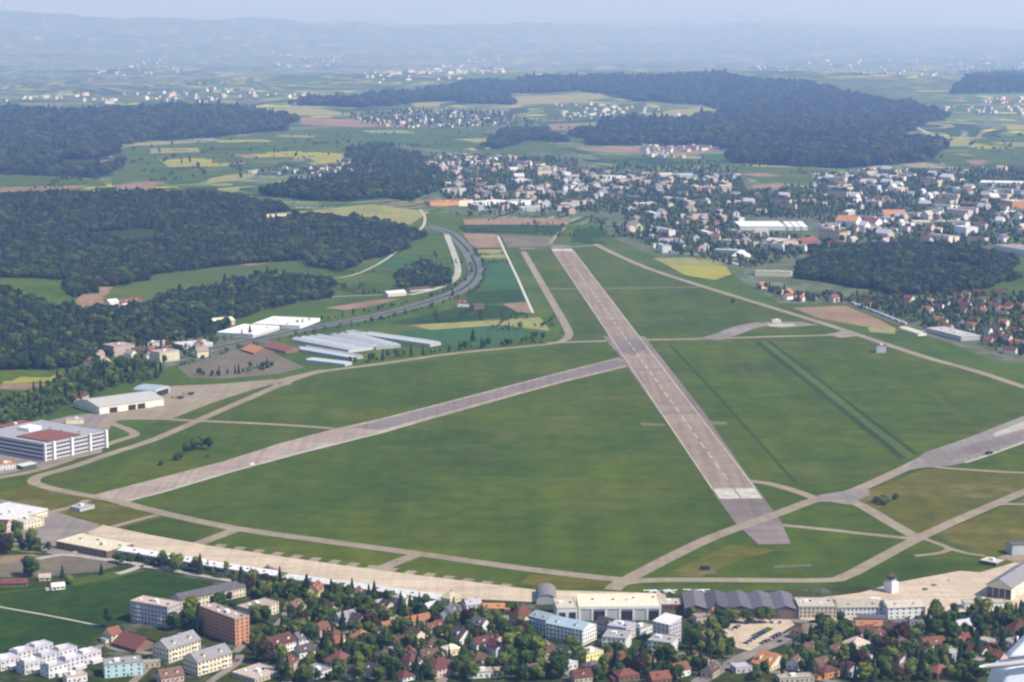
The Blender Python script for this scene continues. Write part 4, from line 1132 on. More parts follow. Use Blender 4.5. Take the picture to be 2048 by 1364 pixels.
B("office_building", "beige flat office building next to the dark sheds", "building", ('e', (1597, 1236), (1673, 1236), 24), 22, 'flat', 'beige', 'beige', "beige office building")
B("barracks", "long two-storey pale building with beige roof along the hangar yard", "building", ('e', (1676, 1233), (1774, 1232), 19), 18, 'gable', 'pale', 'beige', "long pale barracks", pitch=18, chimney=False)
B("barracks", "taller white barracks with dark square windows beside the round tree", "building", ('e', (1776, 1239), (1850, 1236), 19), 23, 'gable', 'white', 'beige', "taller white barracks", pitch=18, chimney=False, step=4)
B("carport", "low dark purple-roofed carport in front of the barracks", "carport", ('e', (1716, 1243), (1772, 1244), 8), 3, 'shed', 'grey', 'purple', "purple-roofed carport", win=None, rh=0.6, door=False)
# control tower
c, rot, L, W = frame_of(('c', (1765, 1184), (1779, 1188), (1792, 1181)))
tw = empty("control_tower", (c[0], c[1], -0.1), rot)
g = G(); g.box(-4.2, 4.2, -4, 4, 0, 8.5); g.obj("tower_base", WALL['white'], tw)
g = G(); g.box(-3, 3, -2.8, 2.8, 8.5, 10.2); g.obj("tower_neck", WALL['grey'], tw)
g = G(); g.lathe([(3.0, 10.2), (4.0, 12.8)], 8); cab = g.obj("glass_cab", GLASS, tw)
g = G(); g.lathe([(4.4, 12.8), (4.4, 13.3), (3.2, 13.8)], 8); g.obj("cab_roof", ROOF['dark'], tw)
g = G(); g.lathe([(0.12, 13.8), (0.06, 17.5)], 5); g.obj("antenna", WALL['grey'], tw)
tag(tw, "small white control tower with dark glass cab on the hangar yard", "control tower")
ANCHOR.append(("control tower", c[0], c[1])); FOOT.append((c[0], c[1], rot, 10, 10))
root, L, W, h, rh = B("hangar", "big hangar with dark gable roof and cream long side", "hangar", ('c', (1973, 1193), (2022, 1201), (2110, 1168)), 25, 'gable', 'cream', 'grey', "big gabled hangar", ridge='y', pitch=28, win=None, chimney=False, door=False, oh=1.0)
for k in range(4):
    g = G(); y = -W / 2 + (k + 0.5) * W / 4; g.box(-L / 2 - 0.12, -L / 2, y - W / 9, y + W / 9, 0.2, h * 0.8); g.obj("hangar_door", GLASS, root)
for k in range(3):
    g = G(); x = (k - 1) * L / 3.4; g.box(x - 3, x + 3, -W / 2 - 0.1, -W / 2, 0.2, h * 0.7); g.obj("side_door", WALL['beige'], root)
B("workshop", "low white workshop with pale front beside the big gabled hangar", "building", ('c', (1922, 1211), (1930, 1219), (1995, 1205)), 11, 'flat', 'white', 'beige', "low white workshop", door=False)
B("hangar", "dark bluish hangar at the airfield's edge beyond the big gabled one", "hangar", ('c', (2012, 1104), (2024, 1111), (2110, 1088)), 19, 'flat', 'grey', 'purple', "dark bluish hangar", win=None, door=False)
B("shed", "low tan-roofed shed on the edge of the hangar yard grass", "shed", ('c', (1960, 1127), (1992, 1133), (2006, 1126)), 6, 'flat', 'dark', 'beige', "low tan-roofed shed", win=None, door=False)
# --- bottom right houses
B("long_house", "long low house with purple slate roof behind the garden trees", "house", ('e', (1774, 1264), (1849, 1263), 12), 8, 'gable', 'white', 'purple', "long purple-roofed house")
B("villa", "pale villa with pinkish hipped roof in the gardens", "house", ('c', (1680, 1301), (1707, 1311), (1738, 1300)), 17, 'hip', 'cream', 'pink', "pale pink-roofed villa", pitch=28)
B("long_house", "long house with reddish roof slanting up the slope of gardens", "house", ('c', (1836, 1293), (1851, 1301), (1898, 1272)), 10, 'gable', 'cream', 'red', "long red-roofed house", ridge='y', pitch=40)
B("villa", "house with broad dark red hipped roof above the white aircraft fairing", "house", ('c', (1998, 1271), (2022, 1281), (2062, 1266)), 10, 'hip', 'tan', 'maroon', "dark red villa")
B("long_house", "long house with ochre and orange roof below the car park road", "house", ('c', (1503, 1333), (1540, 1343), (1573, 1328)), 9, 'gable', 'cream', 'orange', "ochre-roofed long house", pitch=32)

# --- north side of the field
root, L, W, h, _ = B("office_block", "long four-storey office block with white stair columns and red roof", "building", ('c', (-40, 900), (88, 923), (198, 892)), 33, 'flat', 'lilac', 'lilac', "office block with red roof", win=None, door=False)
nb = 4
for k in range(nb):
    z0 = 0.9 + k * (h - 1.0) / nb
    for nm, q in (("window_band", (-L / 2 + 1, L / 2 - 1, -W / 2 - 0.08, -W / 2, z0 + 1.0, z0 + 2.7)), ("window_band", (L / 2, L / 2 + 0.08, -W / 2 + 1, W / 2 - 1, z0 + 1.0, z0 + 2.7))):
        g = G(); g.box(*q); g.obj(nm, GLASS, root)
    for q in ((-L / 2, L / 2 + 0.3, -W / 2 - 0.3, -W / 2, z0, z0 + 0.5), (L / 2, L / 2 + 0.3, -W / 2, W / 2, z0, z0 + 0.5)):
        g = G(); g.box(*q); g.obj("floor_slab", WALL['pale'], root)
for t in (0.0, 0.15, 0.43, 0.72, 0.985):
    y = -W / 2 + t * W
    g = G(); g.box(L / 2 + 0.05, L / 2 + 2.6, y - 1.3 + (1.3 if t == 0 else 0), y + 1.3, 0, h + 1.2); g.obj("stair_column", WALL['white'], root)
g = G(); g.box(-L * 0.02, L / 2 - 3, -W * 0.40, W * 0.12, h + 0.9, h + 1.5); g.obj("red_roof_deck", ROOF['red'], root)
g = G(); g.box(-L * 0.3, -L * 0.12, -W * 0.1, W * 0.1, h + 0.33, h + 3.8); g.obj("roof_housing", WALL['white'], root)
B("office_annex", "red-roofed annex behind the office block", "building", ('c', (-10, 880), (20, 884), (52, 868)), 26, 'flat', 'white', 'red', "red-roofed annex")
B("canteen", "low orange-roofed pavilion in front of the office block", "building", ('e', (-20, 943), (32, 938), 14), 11, 'flat', 'white', 'orange', "orange-roofed pavilion")
B("shed", "small dark shed with white roof beside the orange pavilion", "shed", ('c', (34, 936), (45, 940), (55, 932)), 7, 'shed', 'dark', 'white', "small dark shed", win=None, rh=0.8, door=False)
root, L, W, h, rh = B("hangar", "long north hangar with grey-beige roof and cream doors", "hangar", ('c', (150, 815), (199, 829), (276, 801)), 14, 'gable', 'cream', 'gravel', "long north hangar", ridge='y', pitch=10, win=None, chimney=False, door=False)
for k in range(7):
    g = G(); x = -L / 2 + (k + 0.5) * L / 7; g.box(x - L / 17, x + L / 17, -W / 2 - 0.12, -W / 2, 0.1, h * 0.75); g.obj("hangar_door", DARK if k in (1, 3, 4) else WALL['white'], root)
root, L, W, h, rh = B("hangar", "blue-grey hangar with open dark front at the far end of the north apron", "hangar", ('e', (310, 795), (340, 786), 30), 12, 'barrel', 'grey', 'blue', "blue-grey hangar", ridge='y', rh=3.5, win=None, chimney=False, door=False)
g = G(); g.box(-L / 2 - 0.12, -L / 2, -W * 0.4, W * 0.4, 0.1, h * 0.9); g.obj("hangar_door", DARK, root)
B("shed", "shed with rust red roof behind the long north hangar", "shed", ('e', (148, 806), (178, 796), 12), 7, 'gable', 'tan', 'maroon', "rust-roofed shed", win=None, chimney=False)
B("site_hut", "small cream hut between office block and north hangar", "hut", ('e', (132, 849), (166, 848), 9), 9, 'flat', 'cream', 'cream', "small cream hut", win=None)
B("site_hut", "small white box hut behind the office block", "hut", ('e', (68, 856), (84, 855), 8), 8, 'flat', 'white', 'white', "white box hut", win=None)
# --- south hangars
root, L, W, h, _ = B("hangar", "cream flat-roofed hangar with dark windowed front at the end of the south apron", "hangar", ('c', (113, 1097), (214, 1117), (252, 1098)), 14, 'flat', 'brown', 'cream', "cream flat-roofed hangar", door=False, step=5)
def long_hangar(pl, pr, label, short):
    root, L, W, h, _ = B("hangar", label, "hangar", ('e', pl, pr, 9), 14, 'shed', 'grey', 'white', short, rh=1.0, win=None, door=False, oh=0.8)
    n = max(4, int(L / 14))
    for k in range(n):
        x = -L / 2 + (k + 0.5) * L / n
        g = G(); g.box(x - L / n * 0.36, x + L / n * 0.36, -W / 2 - 0.08, -W / 2, h * 0.35, h * 0.75); g.obj("window_band", GLASS, root)
        g = G(); g.box(x + L / n * 0.42, x + L / n * 0.5, -W / 2 - 0.3, -W / 2, 0, h - 0.2); g.obj("buttress", WALL['pale'], root)
    g = G(); g.box(-L / 2 - 0.9, L / 2 + 0.9, -W / 2 - 1.1, -W / 2 - 0.85, h - 0.4, h + 0.5); g.obj("white_eave", WALL['white'], root)
long_hangar((236, 1114), (396, 1141), "long narrow hangar with white roof, next to the cream flat-roofed hangar", "first white-roofed hangar")
long_hangar((398, 1142), (548, 1165), "long narrow hangar with white roof, middle one of the three in line", "middle white-roofed hangar")
long_hangar((566, 1169), (872, 1212), "longest narrow white-roofed hangar, ending at the cream pavilion", "longest white-roofed hangar")
B("yard_hall", "large white flat roof at the west end of the airfield", "hall", ('c', (-70, 1044), (8, 1058), (76, 1030)), 15, 'flat', 'cream', 'white', "large white yard hall", door=False)
B("yard_building", "cream building below the large white yard hall", "building", ('c', (20, 1052), (48, 1060), (72, 1048)), 14, 'flat', 'cream', 'beige', "cream yard building")
B("yard_building", "pink-walled building at the left edge below the yard hall", "building", ('e', (-30, 1066), (12, 1068), 12), 15, 'gable', 'pink', 'maroon', "pink-walled yard building")
B("bunker", "small grey concrete shelter by the taxiway corner", "shelter", ('c', (140, 1020), (160, 1024), (172, 1014)), 6, 'flat', 'grey', 'gravel', "grey concrete shelter", win=None, door=False)

# --- greenhouses, halls and farms beyond the field
def greenhouse(base, hpx, label, short, spans=2):
    c, rot, L, W = frame_of(base)
    z = h1(c[0], c[1]); h = max(3.0, hpx * mpp(c[0], c[1]))
    r = empty("greenhouse", (c[0], c[1], z - 0.1), rot)
    g = G(); g.box(-L / 2, L / 2, -W / 2, W / 2, 0, h); g.obj("wall", ROOF['glass'], r)
    for k in range(spans):
        y0, y1 = -W / 2 + k * W / spans, -W / 2 + (k + 1) * W / spans; ym = (y0 + y1) / 2
        g = G(); g.prism([(y0 + 0.04, h + 0.02), (y1 - 0.04, h + 0.02), (ym, h + (y1 - y0) * 0.22)], -L / 2 - 0.2, L / 2 + 0.2); g.obj("glass_roof", ROOF['glass'], r)
    n = max(3, int(L / 16))
    for k in range(n + 1):
        g = G(); x = -L / 2 + k * L / n; g.box(x - 0.25, x + 0.25, -W / 2 - 0.08, -W / 2, 0, h); g.obj("post", WALL['grey'], r)
    tag(r, label, "greenhouse", "greenhouses between motorway and airfield")
    ANCHOR.append((short, c[0], c[1])); FOOT.append((c[0], c[1], rot, L, W))
greenhouse(('e', (583, 684), (697, 706), 55), 6, "widest white greenhouse, near its brick-red neighbour hall", "widest greenhouse", 4)
greenhouse(('e', (594, 703), (700, 721), 24), 6, "narrow white greenhouse, second in front of the widest one", "second narrow greenhouse", 2)
greenhouse(('e', (612, 724), (690, 733), 16), 5, "shortest front greenhouse near the perimeter taxiway", "shortest greenhouse", 2)
greenhouse(('e', (660, 676), (752, 700), 40), 6, "white greenhouse behind the row of bushes, middle of the group", "middle greenhouse", 3)
greenhouse(('e', (722, 674), (860, 694), 22), 6, "long thin greenhouse ending at the green field", "long thin greenhouse", 2)
greenhouse(('e', (690, 668), (730, 676), 18), 5, "small greenhouse nearest the motorway", "small greenhouse", 2)
B("market_hall", "big white hall across the motorway from the greenhouses", "hall", ('c', (505, 654), (600, 658), (650, 643)), 6, 'flat', 'white', 'white', "big white hall", win=None, door=False)
B("market_hall", "white hall in front of the big white hall by the motorway", "hall", ('c', (434, 672), (506, 676), (558, 659)), 7, 'flat', 'pale', 'white', "front white hall", door=False)
B("depot", "yellow building beside the white halls at the wood edge", "building", ('e', (428, 654), (470, 650), 22), 10, 'gable', 'cream', 'cream', "yellow depot", pitch=20, chimney=False)
B("depot", "hall with brick red roof beside the greenhouses", "hall", ('c', (482, 702), (508, 710), (524, 702)), 4, 'gable', 'brown', 'orange', "brick red hall", pitch=22, win=None, chimney=False)
B("depot", "longer hall with rust red roof beside the widest greenhouse", "hall", ('c', (526, 697), (572, 707), (590, 700)), 4, 'gable', 'brown', 'red', "rust red hall", pitch=22, win=None, chimney=False)
B("depot", "pale hall in the village by the motorway, nearest the wood", "hall", ('e', (280, 694), (336, 691), 26), 6, 'flat', 'white', 'pink', "village hall by the wood", door=False)
B("depot", "pale hall with pinkish roof next to the motorway embankment", "hall", ('e', (362, 698), (426, 692), 28), 7, 'flat', 'white', 'lilac', "pinkish-roofed hall", door=False)
B("apartment_block", "cream apartment block in the village by the motorway", "building", ('c', (300, 722), (320, 726), (342, 718)), 20, 'flat', 'cream', 'pink', "cream village block")
B("apartment_block", "pair-built pinkish apartment block at the village edge", "building", ('c', (205, 708), (228, 714), (252, 706)), 20, 'flat', 'pink', 'pink', "pinkish village block")
B("farm", "farmhouse with pinkish roof below the big meadow", "farm", ('e', (245, 611), (284, 611), 16), 7, 'gable', 'white', 'red', "farmhouse below the meadow", pitch=30)
B("farm", "white barn beside the farmhouse below the big meadow", "barn", ('e', (220, 612), (238, 612), 14), 7, 'gable', 'white', 'white', "white meadow barn", pitch=30, win=None)
B("farm", "farm with white-roofed barn inside the motorway bend", "farm", ('e', (776, 594), (813, 591), 18), 6, 'gable', 'beige', 'white', "white-roofed bend farm", pitch=24, win=None, chimney=False)
B("farm", "long low stable beside the bend farm", "farm", ('e', (820, 584), (862, 580), 14), 4, 'gable', 'grey', 'brown', "long low stable", pitch=24, win=None, chimney=False)
B("farm", "red-roofed farmhouse between motorway and airfield fields", "farm", ('e', (915, 614), (934, 614), 12), 8, 'gable', 'white', 'red', "red-roofed field farm", pitch=38)
B("farm", "dark barn beside the red-roofed field farm", "barn", ('e', (948, 619), (968, 618), 13), 6, 'gable', 'brown', 'dark', "dark field barn", pitch=30, win=None, chimney=False)
B("farm", "pale shed in the forest clearing on the hill", "shed", ('e', (534, 440), (578, 438), 22), 5, 'gable', 'cream', 'cream', "clearing shed", pitch=20, win=None, chimney=False)
# long halls in the far town
def hall(pl, pr, depth, hpx, wall, roof, label, short, rf='flat', grp=None, **k):
    return B("warehouse", label, "warehouse", ('e', pl, pr, depth), hpx, rf, wall, roof, short, win=None, chimney=False, door=False, group=grp, **k)
hall((1480, 461), (1572, 461), 120, 8, 'pale', 'white', "long bright white warehouse beyond the yellow field", "long white warehouse")
for k in range(3):
    hall((1576 + k * 14, 461), (1587 + k * 14, 461), 90, 7, 'pale', 'white', f"slanted white shed beside the long warehouse, {['nearest to it', 'middle of three', 'farthest from it'][k]}", f"slanted shed {k}", 'shed', "slanted white sheds", rh=4)
hall((860, 412), (918, 414), 30, 9, 'orange', 'orange', "low orange building at the edge of the far town", "low orange building")
hall((918, 413), (946, 413), 26, 12, 'cream', 'orange', "cream and orange block beside the low orange building", "cream and orange block")
hall((955, 412), (1010, 412), 30, 8, 'white', 'white', "white industrial hall beside the cream and orange block", "first white industrial hall")
hall((1012, 413), (1062, 413), 34, 10, 'white', 'lilac', "white hall with dark windows beside the industrial hall", "second white industrial hall")
hall((1030, 368), (1064, 368), 60, 7, 'white', 'white', "small white flat hall in the middle of the far town", "small white town hall")
hall((872, 376), (902, 376), 40, 9, 'pale', 'white', "pale hall at the wood's edge of the far town", "pale wood-edge hall")
hall((1214, 362), (1252, 360), 60, 7, 'white', 'white', "white hall on the far side of the town", "far white hall")
hall((1322, 358), (1352, 358), 60, 9, 'cream', 'cream', "yellowish hall at the back of the far town", "far yellowish hall")
hall((1355, 360), (1388, 360), 60, 10, 'pale', 'lilac', "pale blue hall beside the yellowish one in the far town", "far pale blue hall")
hall((1440, 386), (1464, 386), 40, 14, 'cream', 'cream', "square cream tower block in the far town", "square cream tower")
hall((1392, 384), (1432, 384), 40, 9, 'orange', 'pink', "salmon-coloured long block in the far town", "salmon long block")
hall((1455, 416), (1462, 416), 25, 12, 'white', 'white', "small bright white block among far town trees", "bright white block")
hall((1960, 372), (2060, 374), 80, 7, 'white', 'white', "long white hall at the back right of the plain", "white plain hall")
hall((1746, 358), (1800, 358), 60, 5, 'white', 'white', "thin white hall in the town on the plain", "thin white hall")
hall((1670, 456), (1712, 458), 40, 15, 'white', 'orange', "apartment block with orange roof in the eastern town", "orange-roofed east block", 'gable', pitch=28)
hall((1722, 458), (1750, 460), 36, 14, 'white', 'red', "apartment block with red roof beside the orange-roofed one", "red-roofed east block", 'gable', pitch=28)
hall((1768, 440), (1812, 440), 40, 10, 'white', 'orange', "long row with orange-red roof in the eastern town", "long orange-red row", 'gable', pitch=28)
hall((1828, 456), (1866, 456), 40, 12, 'cream', 'beige', "cream flat block in the eastern town", "cream east block")
hall((1868, 456), (1906, 458), 40, 13, 'beige', 'cream', "beige flat block beside the cream one in the eastern town", "beige east block")
hall((1908, 470), (1932, 474), 30, 18, 'white', 'white', "tall white block by the dark wood", "tall white east block")
hall((1918, 414), (1974, 416), 40, 7, 'maroon', 'red', "crimson roofed hall in the eastern town", "crimson hall")
hall((1998, 420), (2024, 424), 40, 20, 'orange', 'beige', "tall salmon block at the right end of the town", "tall salmon block")
hall((1985, 500), (2070, 515), 60, 10, 'white', 'pink', "pale hall with pinkish roof behind the dark wood", "pale hall behind the wood")
hall((1440, 490), (1475, 492), 40, 9, 'lilac', 'pink', "pinkish hall near the airfield's east fence", "pinkish fence hall")
hall((1462, 520), (1496, 521), 34, 8, 'cream', 'white', "building with bright white pointed roof near the yellow field", "bright white pointed roof", 'hip', pitch=35)
hall((1510, 552), (1582, 554), 24, 9, 'cream', 'beige', "long beige hall at the village edge", "long beige village hall")
hall((1530, 490), (1580, 494), 30, 9, 'pink', 'white', "pale-roofed hall beside the dark-red one", "pale-roofed hall", 'gable', pitch=20)
hall((1582, 496), (1640, 488), 34, 7, 'brown', 'red', "long dark-red roofed hall near the dark wood", "long dark-red hall", 'gable', pitch=24)
hall((1652, 496), (1690, 497), 30, 9, 'white', 'red', "white school-like block with red roof beside the dark wood", "red-roofed wood-edge block", 'hip', pitch=26)
hall((1798, 660), (1836, 672), 14, 5, 'white', 'cream', "white shed on the airfield fence below the railway", "white fence shed", 'gable', pitch=14)
hall((1852, 664), (1922, 682), 34, 8, 'grey', 'gravel', "grey station hall beside the railway", "grey station hall")
hall((1545, 646), (1562, 646), 10, 5, 'cream', 'white', "small white hut on the taxiway pad", "small white pad hut")
B("radar_shelter", "grey square radar shelter on the airfield grass by the perimeter", "shelter", ('e', (1753, 706), (1772, 706), 12), 14, 'flat', 'lilac', 'purple', "grey radar shelter", win=None, door=False)

# ------------------------------------------------------------------ smaller houses of the near town
GH = [  # px, py of the base centre, wall, roof, degrees, roof shape, length, width, height
    (880, 1345, 'pink', 'maroon', 40, 'hip', 22, 17, 6), (858, 1322, 'cream', 'brown', 20, 'gable', 12, 9, 5.5), (962, 1296, 'white', 'maroon', 30, 'gable', 12, 9, 5),
    (990, 1290, 'pink', 'brown', 130, 'gable', 11, 9, 5), (1100, 1312, 'tan', 'brown', 25, 'hip', 14, 11, 5), (1130, 1318, 'grey', 'purple', 120, 'gable', 13, 10, 5),
    (1136, 1336, 'white', 'white', 20, 'flat', 11, 9, 5), (1178, 1324, 'yellow', 'cream', 40, 'flat', 16, 12, 8), (1186, 1342, 'orange', 'purple', 35, 'hip', 13, 10, 5),
    (1228, 1330, 'brown', 'red', 30, 'gable', 15, 11, 5), (1288, 1330, 'tan', 'red', 30, 'hip', 13, 10, 5), (1252, 1358, 'brown', 'red', 20, 'hip', 15, 11, 4.5),
    (1358, 1350, 'white', 'red', 35, 'gable', 12, 10, 5), (1318, 1366, 'brown', 'red', 20, 'gable', 14, 10, 4.5), (1162, 1362, 'tan', 'maroon', 20, 'gable', 13, 10, 4.5),
    (1404, 1244, 'pink', 'pink', 15, 'flat', 12, 9, 5), (1425, 1240, 'yellow', 'orange', 80, 'gable', 9, 7, 6), (985, 1222, 'brown', 'orange', 0, 'gable', 18, 7, 3.4),
    (945, 1216, 'white', 'lilac', 20, 'gable', 12, 8, 4), (1640, 1338, 'tan', 'brown', 40, 'gable', 12, 9, 5), (1655, 1352, 'orange', 'maroon', 30, 'hip', 13, 10, 5),
    (1700, 1348, 'white', 'maroon', 110, 'gable', 13, 10, 5), (1750, 1336, 'pale', 'gravel', 20, 'flat', 12, 9, 4), (1806, 1350, 'orange', 'brown', 50, 'gable', 13, 10, 5),
    (1880, 1352, 'brown', 'red', 30, 'hip', 15, 12, 5), (1962, 1345, 'pink', 'pink', 60, 'flat', 9, 8, 9), (1738, 1258, 'pale', 'orange', 0, 'gable', 20, 8, 3.6),
    (1816, 1284, 'white', 'red', 40, 'gable', 10, 8, 4), (1926, 1262, 'lilac', 'lilac', 30, 'gable', 14, 10, 5), (1952, 1254, 'white', 'purple', 100, 'gable', 12, 9, 6),
    (1972, 1292, 'tan', 'beige', 40, 'flat', 10, 9, 5), (1990, 1304, 'pink', 'maroon', 20, 'gable', 12, 9, 4), (1482, 1342, 'lilac', 'lilac', 20, 'flat', 12, 9, 4),
    (1590, 1336, 'white', 'brown', 60, 'gable', 11, 9, 5), (1590, 1362, 'beige', 'beige', 10, 'flat', 24, 9, 3.5), (1730, 1272, 'pink', 'maroon', 20, 'gable', 12, 9, 4.5),
    (590, 1222, 'tan', 'brown', 60, 'gable', 12, 9, 5), (690, 1246, 'white', 'grey', 40, 'gable', 15, 11, 5), (716, 1250, 'white', 'dark', 130, 'gable', 12, 9, 5),
    (610, 1312, 'white', 'dark', 30, 'gable', 12, 9, 5), (575, 1340, 'pink', 'maroon', 70, 'gable', 12, 9, 6), (770, 1320, 'tan', 'dark', 40, 'hip', 14, 11, 5),
    (820, 1318, 'cream', 'maroon', 100, 'gable', 12, 9, 5), (902, 1308, 'cream', 'cream', 30, 'hip', 11, 9, 5), (1030, 1318, 'white', 'brown', 50, 'gable', 11, 9, 5),
    (960, 1352, 'white', 'pink', 10, 'flat', 18, 10, 4), (1010, 1350, 'cream', 'pink', 10, 'flat', 14, 10, 4), (340, 1362, 'pink', 'brown', 30, 'gable', 16, 11, 5),
    (150, 1362, 'white', 'pink', 30, 'flat', 14, 10, 5), (300, 1332, 'tan', 'beige', 10, 'flat', 14, 7, 3.2), (90, 1160, 'tan', 'beige', 10, 'gable', 9, 6, 3), (22, 1172, 'brown', 'maroon', 5, 'gable', 26, 7, 3.4),
    (116, 1178, 'white', 'white', 20, 'gable', 10, 6, 3), (1060, 1352, 'brown', 'brown', 30, 'gable', 12, 9, 5), (1420, 1352, 'tan', 'brown', 60, 'gable', 11, 9, 5),
]
ADJ = dict(white="white", cream="cream", pink="pinkish", tan="tan", grey="grey", yellow="yellow", orange="ochre", brown="brown", pale="pale", lilac="pale lilac", beige="beige", dark="dark")
RADJ = dict(red="red", maroon="dark red", brown="brown", dark="dark", purple="slate", orange="orange", white="white", cream="cream", pink="pinkish", gravel="grey", lilac="lilac", beige="beige", grey="grey", blue="blue-grey")
RSH = dict(gable="gabled", hip="hipped", flat="flat", shed="sloping")
for k, (px, py, wl, rf, dg, sh, L, W, h) in enumerate(GH):
    B("small_house", "x", "house", ('p', (px, py), L, W, dg), 0, sh, wl, rf, metres=h, pitch=38 if sh == 'gable' else 30, group="small houses of the near town",
      phrase=f"small {ADJ[wl]} house with {RADJ[rf]} {RSH[sh]} roof", seed=k)

STREETS = [smooth_line([un(*p) for p in pp], 6) for pp, w in ROADS]
def clear(x, y, m):
    for cx, cy, rot, L, W in FOOT:
        dx, dy = x - cx, y - cy
        if abs(dx) > 120 or abs(dy) > 120: continue
        a = dx * math.cos(rot) + dy * math.sin(rot); b_ = -dx * math.sin(rot) + dy * math.cos(rot)
        if abs(a) < L / 2 + m and abs(b_) < W / 2 + m: return False
    for s in STREETS:
        for p in s:
            if abs(p[0] - x) < 5.5 and abs(p[1] - y) < 7: return False
    return True
rh_ = random.Random(77)
XH = 0; tr = 0
while XH < 34 and tr < 4000:                         # more small houses where the streets leave room
    tr += 1
    px, py = rh_.choice(((rh_.uniform(560, 930), rh_.uniform(1205, 1360)), (rh_.uniform(930, 1440), rh_.uniform(1255, 1362)), (rh_.uniform(1560, 2040), rh_.uniform(1262, 1360))))
    x, y = un(px, py)
    if not clear(x, y, 8.5): continue
    wl = rh_.choice(('white', 'cream', 'white', 'pink', 'tan', 'pale')); rf = rh_.choice(('maroon', 'brown', 'red', 'dark', 'purple', 'brown', 'gravel')); sh = 'flat' if rf == 'gravel' else rh_.choice(('gable', 'gable', 'hip'))
    B("small_house", "x", "house", ('p', (px, py), rh_.uniform(10, 15), rh_.uniform(8, 10.5), rh_.choice((38, 128)) + rh_.uniform(-14, 14)), 0, sh, wl, rf, metres=rh_.uniform(4.8, 7), pitch=38, group="small houses of the near town",
      phrase=f"small {ADJ[wl]} house with {RADJ[rf]} {RSH[sh]} roof", seed=XH)
    XH += 1
# ------------------------------------------------------------------ trees one can tell apart
TREES = []
SIZES = {'small': 0.72, 'middling': 1.0, 'tall': 1.35}
def tree(px, py, kind, height, label=None, world=None, cat="tree", group=None, name=None):
    x, y = world or un(px, py)
    r = random.Random(int(x * 31 + y * 17))
    src = dict(broad=(BROAD, T_BROAD[0], 12.0), beech=(BEECH, T_BROAD[1], 12.0), conifer=(CONIF, T_CONIF, 17.0), poplar=(POPLAR, T_CONIF, 17.0), bush=(BUSH, T_BUSH, 4.2))[kind]
    me = r.choice(src[0]); k = height / src[2]
    w_ = k * r.uniform(0.9, 1.2) * (1.15 if kind == 'broad' and height < 10 else 1)
    nm = name or dict(broad="broadleaf_tree", beech="copper_beech", conifer="conifer_tree", poplar="poplar_tree", bush="bush")[kind]
    o = empty(nm, (x, y, h1(x, y) - 0.1), r.uniform(0, 6.28))
    o.scale = (w_, w_, k)
    data_obj("trunk", src[1], o); data_obj("crown", me, o)
    tag(o, label or "x", cat if kind != 'bush' else "bush", group)
    TREES.append((x, y, 3.5 * w_))
    if not label:
        sz = "tall" if height > 13.5 else "small" if height < 8.5 else "middling"
        kd = dict(broad="leafy tree", beech="dark red-leaved tree", conifer="dark conifer", poplar="slim tree", bush="bush")[kind]
        LATER.append((o, f"{sz} {kd}", x, y))
    return o
tree(483, 1188, 'conifer', 23, "tallest dark conifer, standing between the cream apartment row and dark hipped house")
ANCHOR.append(("tallest dark conifer", *un(483, 1188)))
tree(215, 1256, 'broad', 17, "big dark round tree beside the small cream house and the green field")
tree(1868, 1238, 'broad', 16, "very dark round tree in front of the taller white barracks")
tree(62, 1152, 'broad', 17, "big dark round tree on the bare earth at the field edge")
tree(125, 1156, 'conifer', 11, "small dark conifer on the bare earth plot, beside the big round tree")
tree(203, 1150, 'conifer', 10, "small conifer by the gravel track at the field corner")
tree(140, 1168, 'broad', 8, "small round bush-like tree at the lush field's upper edge")
tree(388, 1228, 'broad', 12, "dark green round tree in front of the cream apartment row")
tree(428, 1216, 'beech', 11, "dark copper-leaved tree in front of the cream apartment row")
tree(458, 1204, 'beech', 9, "smaller copper-leaved tree near the tallest conifer")
tree(1045, 1362, 'broad', 12, "bright yellow-green round tree at the bottom edge")
tree(1422, 1330, 'poplar', 20, "tall slim grey-green tree beside the car park road")
tree(1416, 1292, 'broad', 14)
for px, py, h in ((1030, 1312, 18), (1052, 1318, 19), (1078, 1322, 18), (1064, 1306, 16), (1020, 1330, 15), (1340, 1330, 15), (1322, 1322, 13), (772, 1300, 16), (600, 1285, 17), (620, 1290, 18), (1905, 1290, 18), (1955, 1270, 17), (1382, 1300, 17), (1440, 1318, 16)):
    tree(px, py, 'broad', h)
for px, py, h in ((1920, 1330, 19), (1833, 1335, 16), (1620, 1350, 17), (560, 1350, 19), (575, 1362, 18), (1285, 1312, 13), (1955, 1320, 20), (1640, 1306, 14)):
    tree(px, py, 'conifer', h)
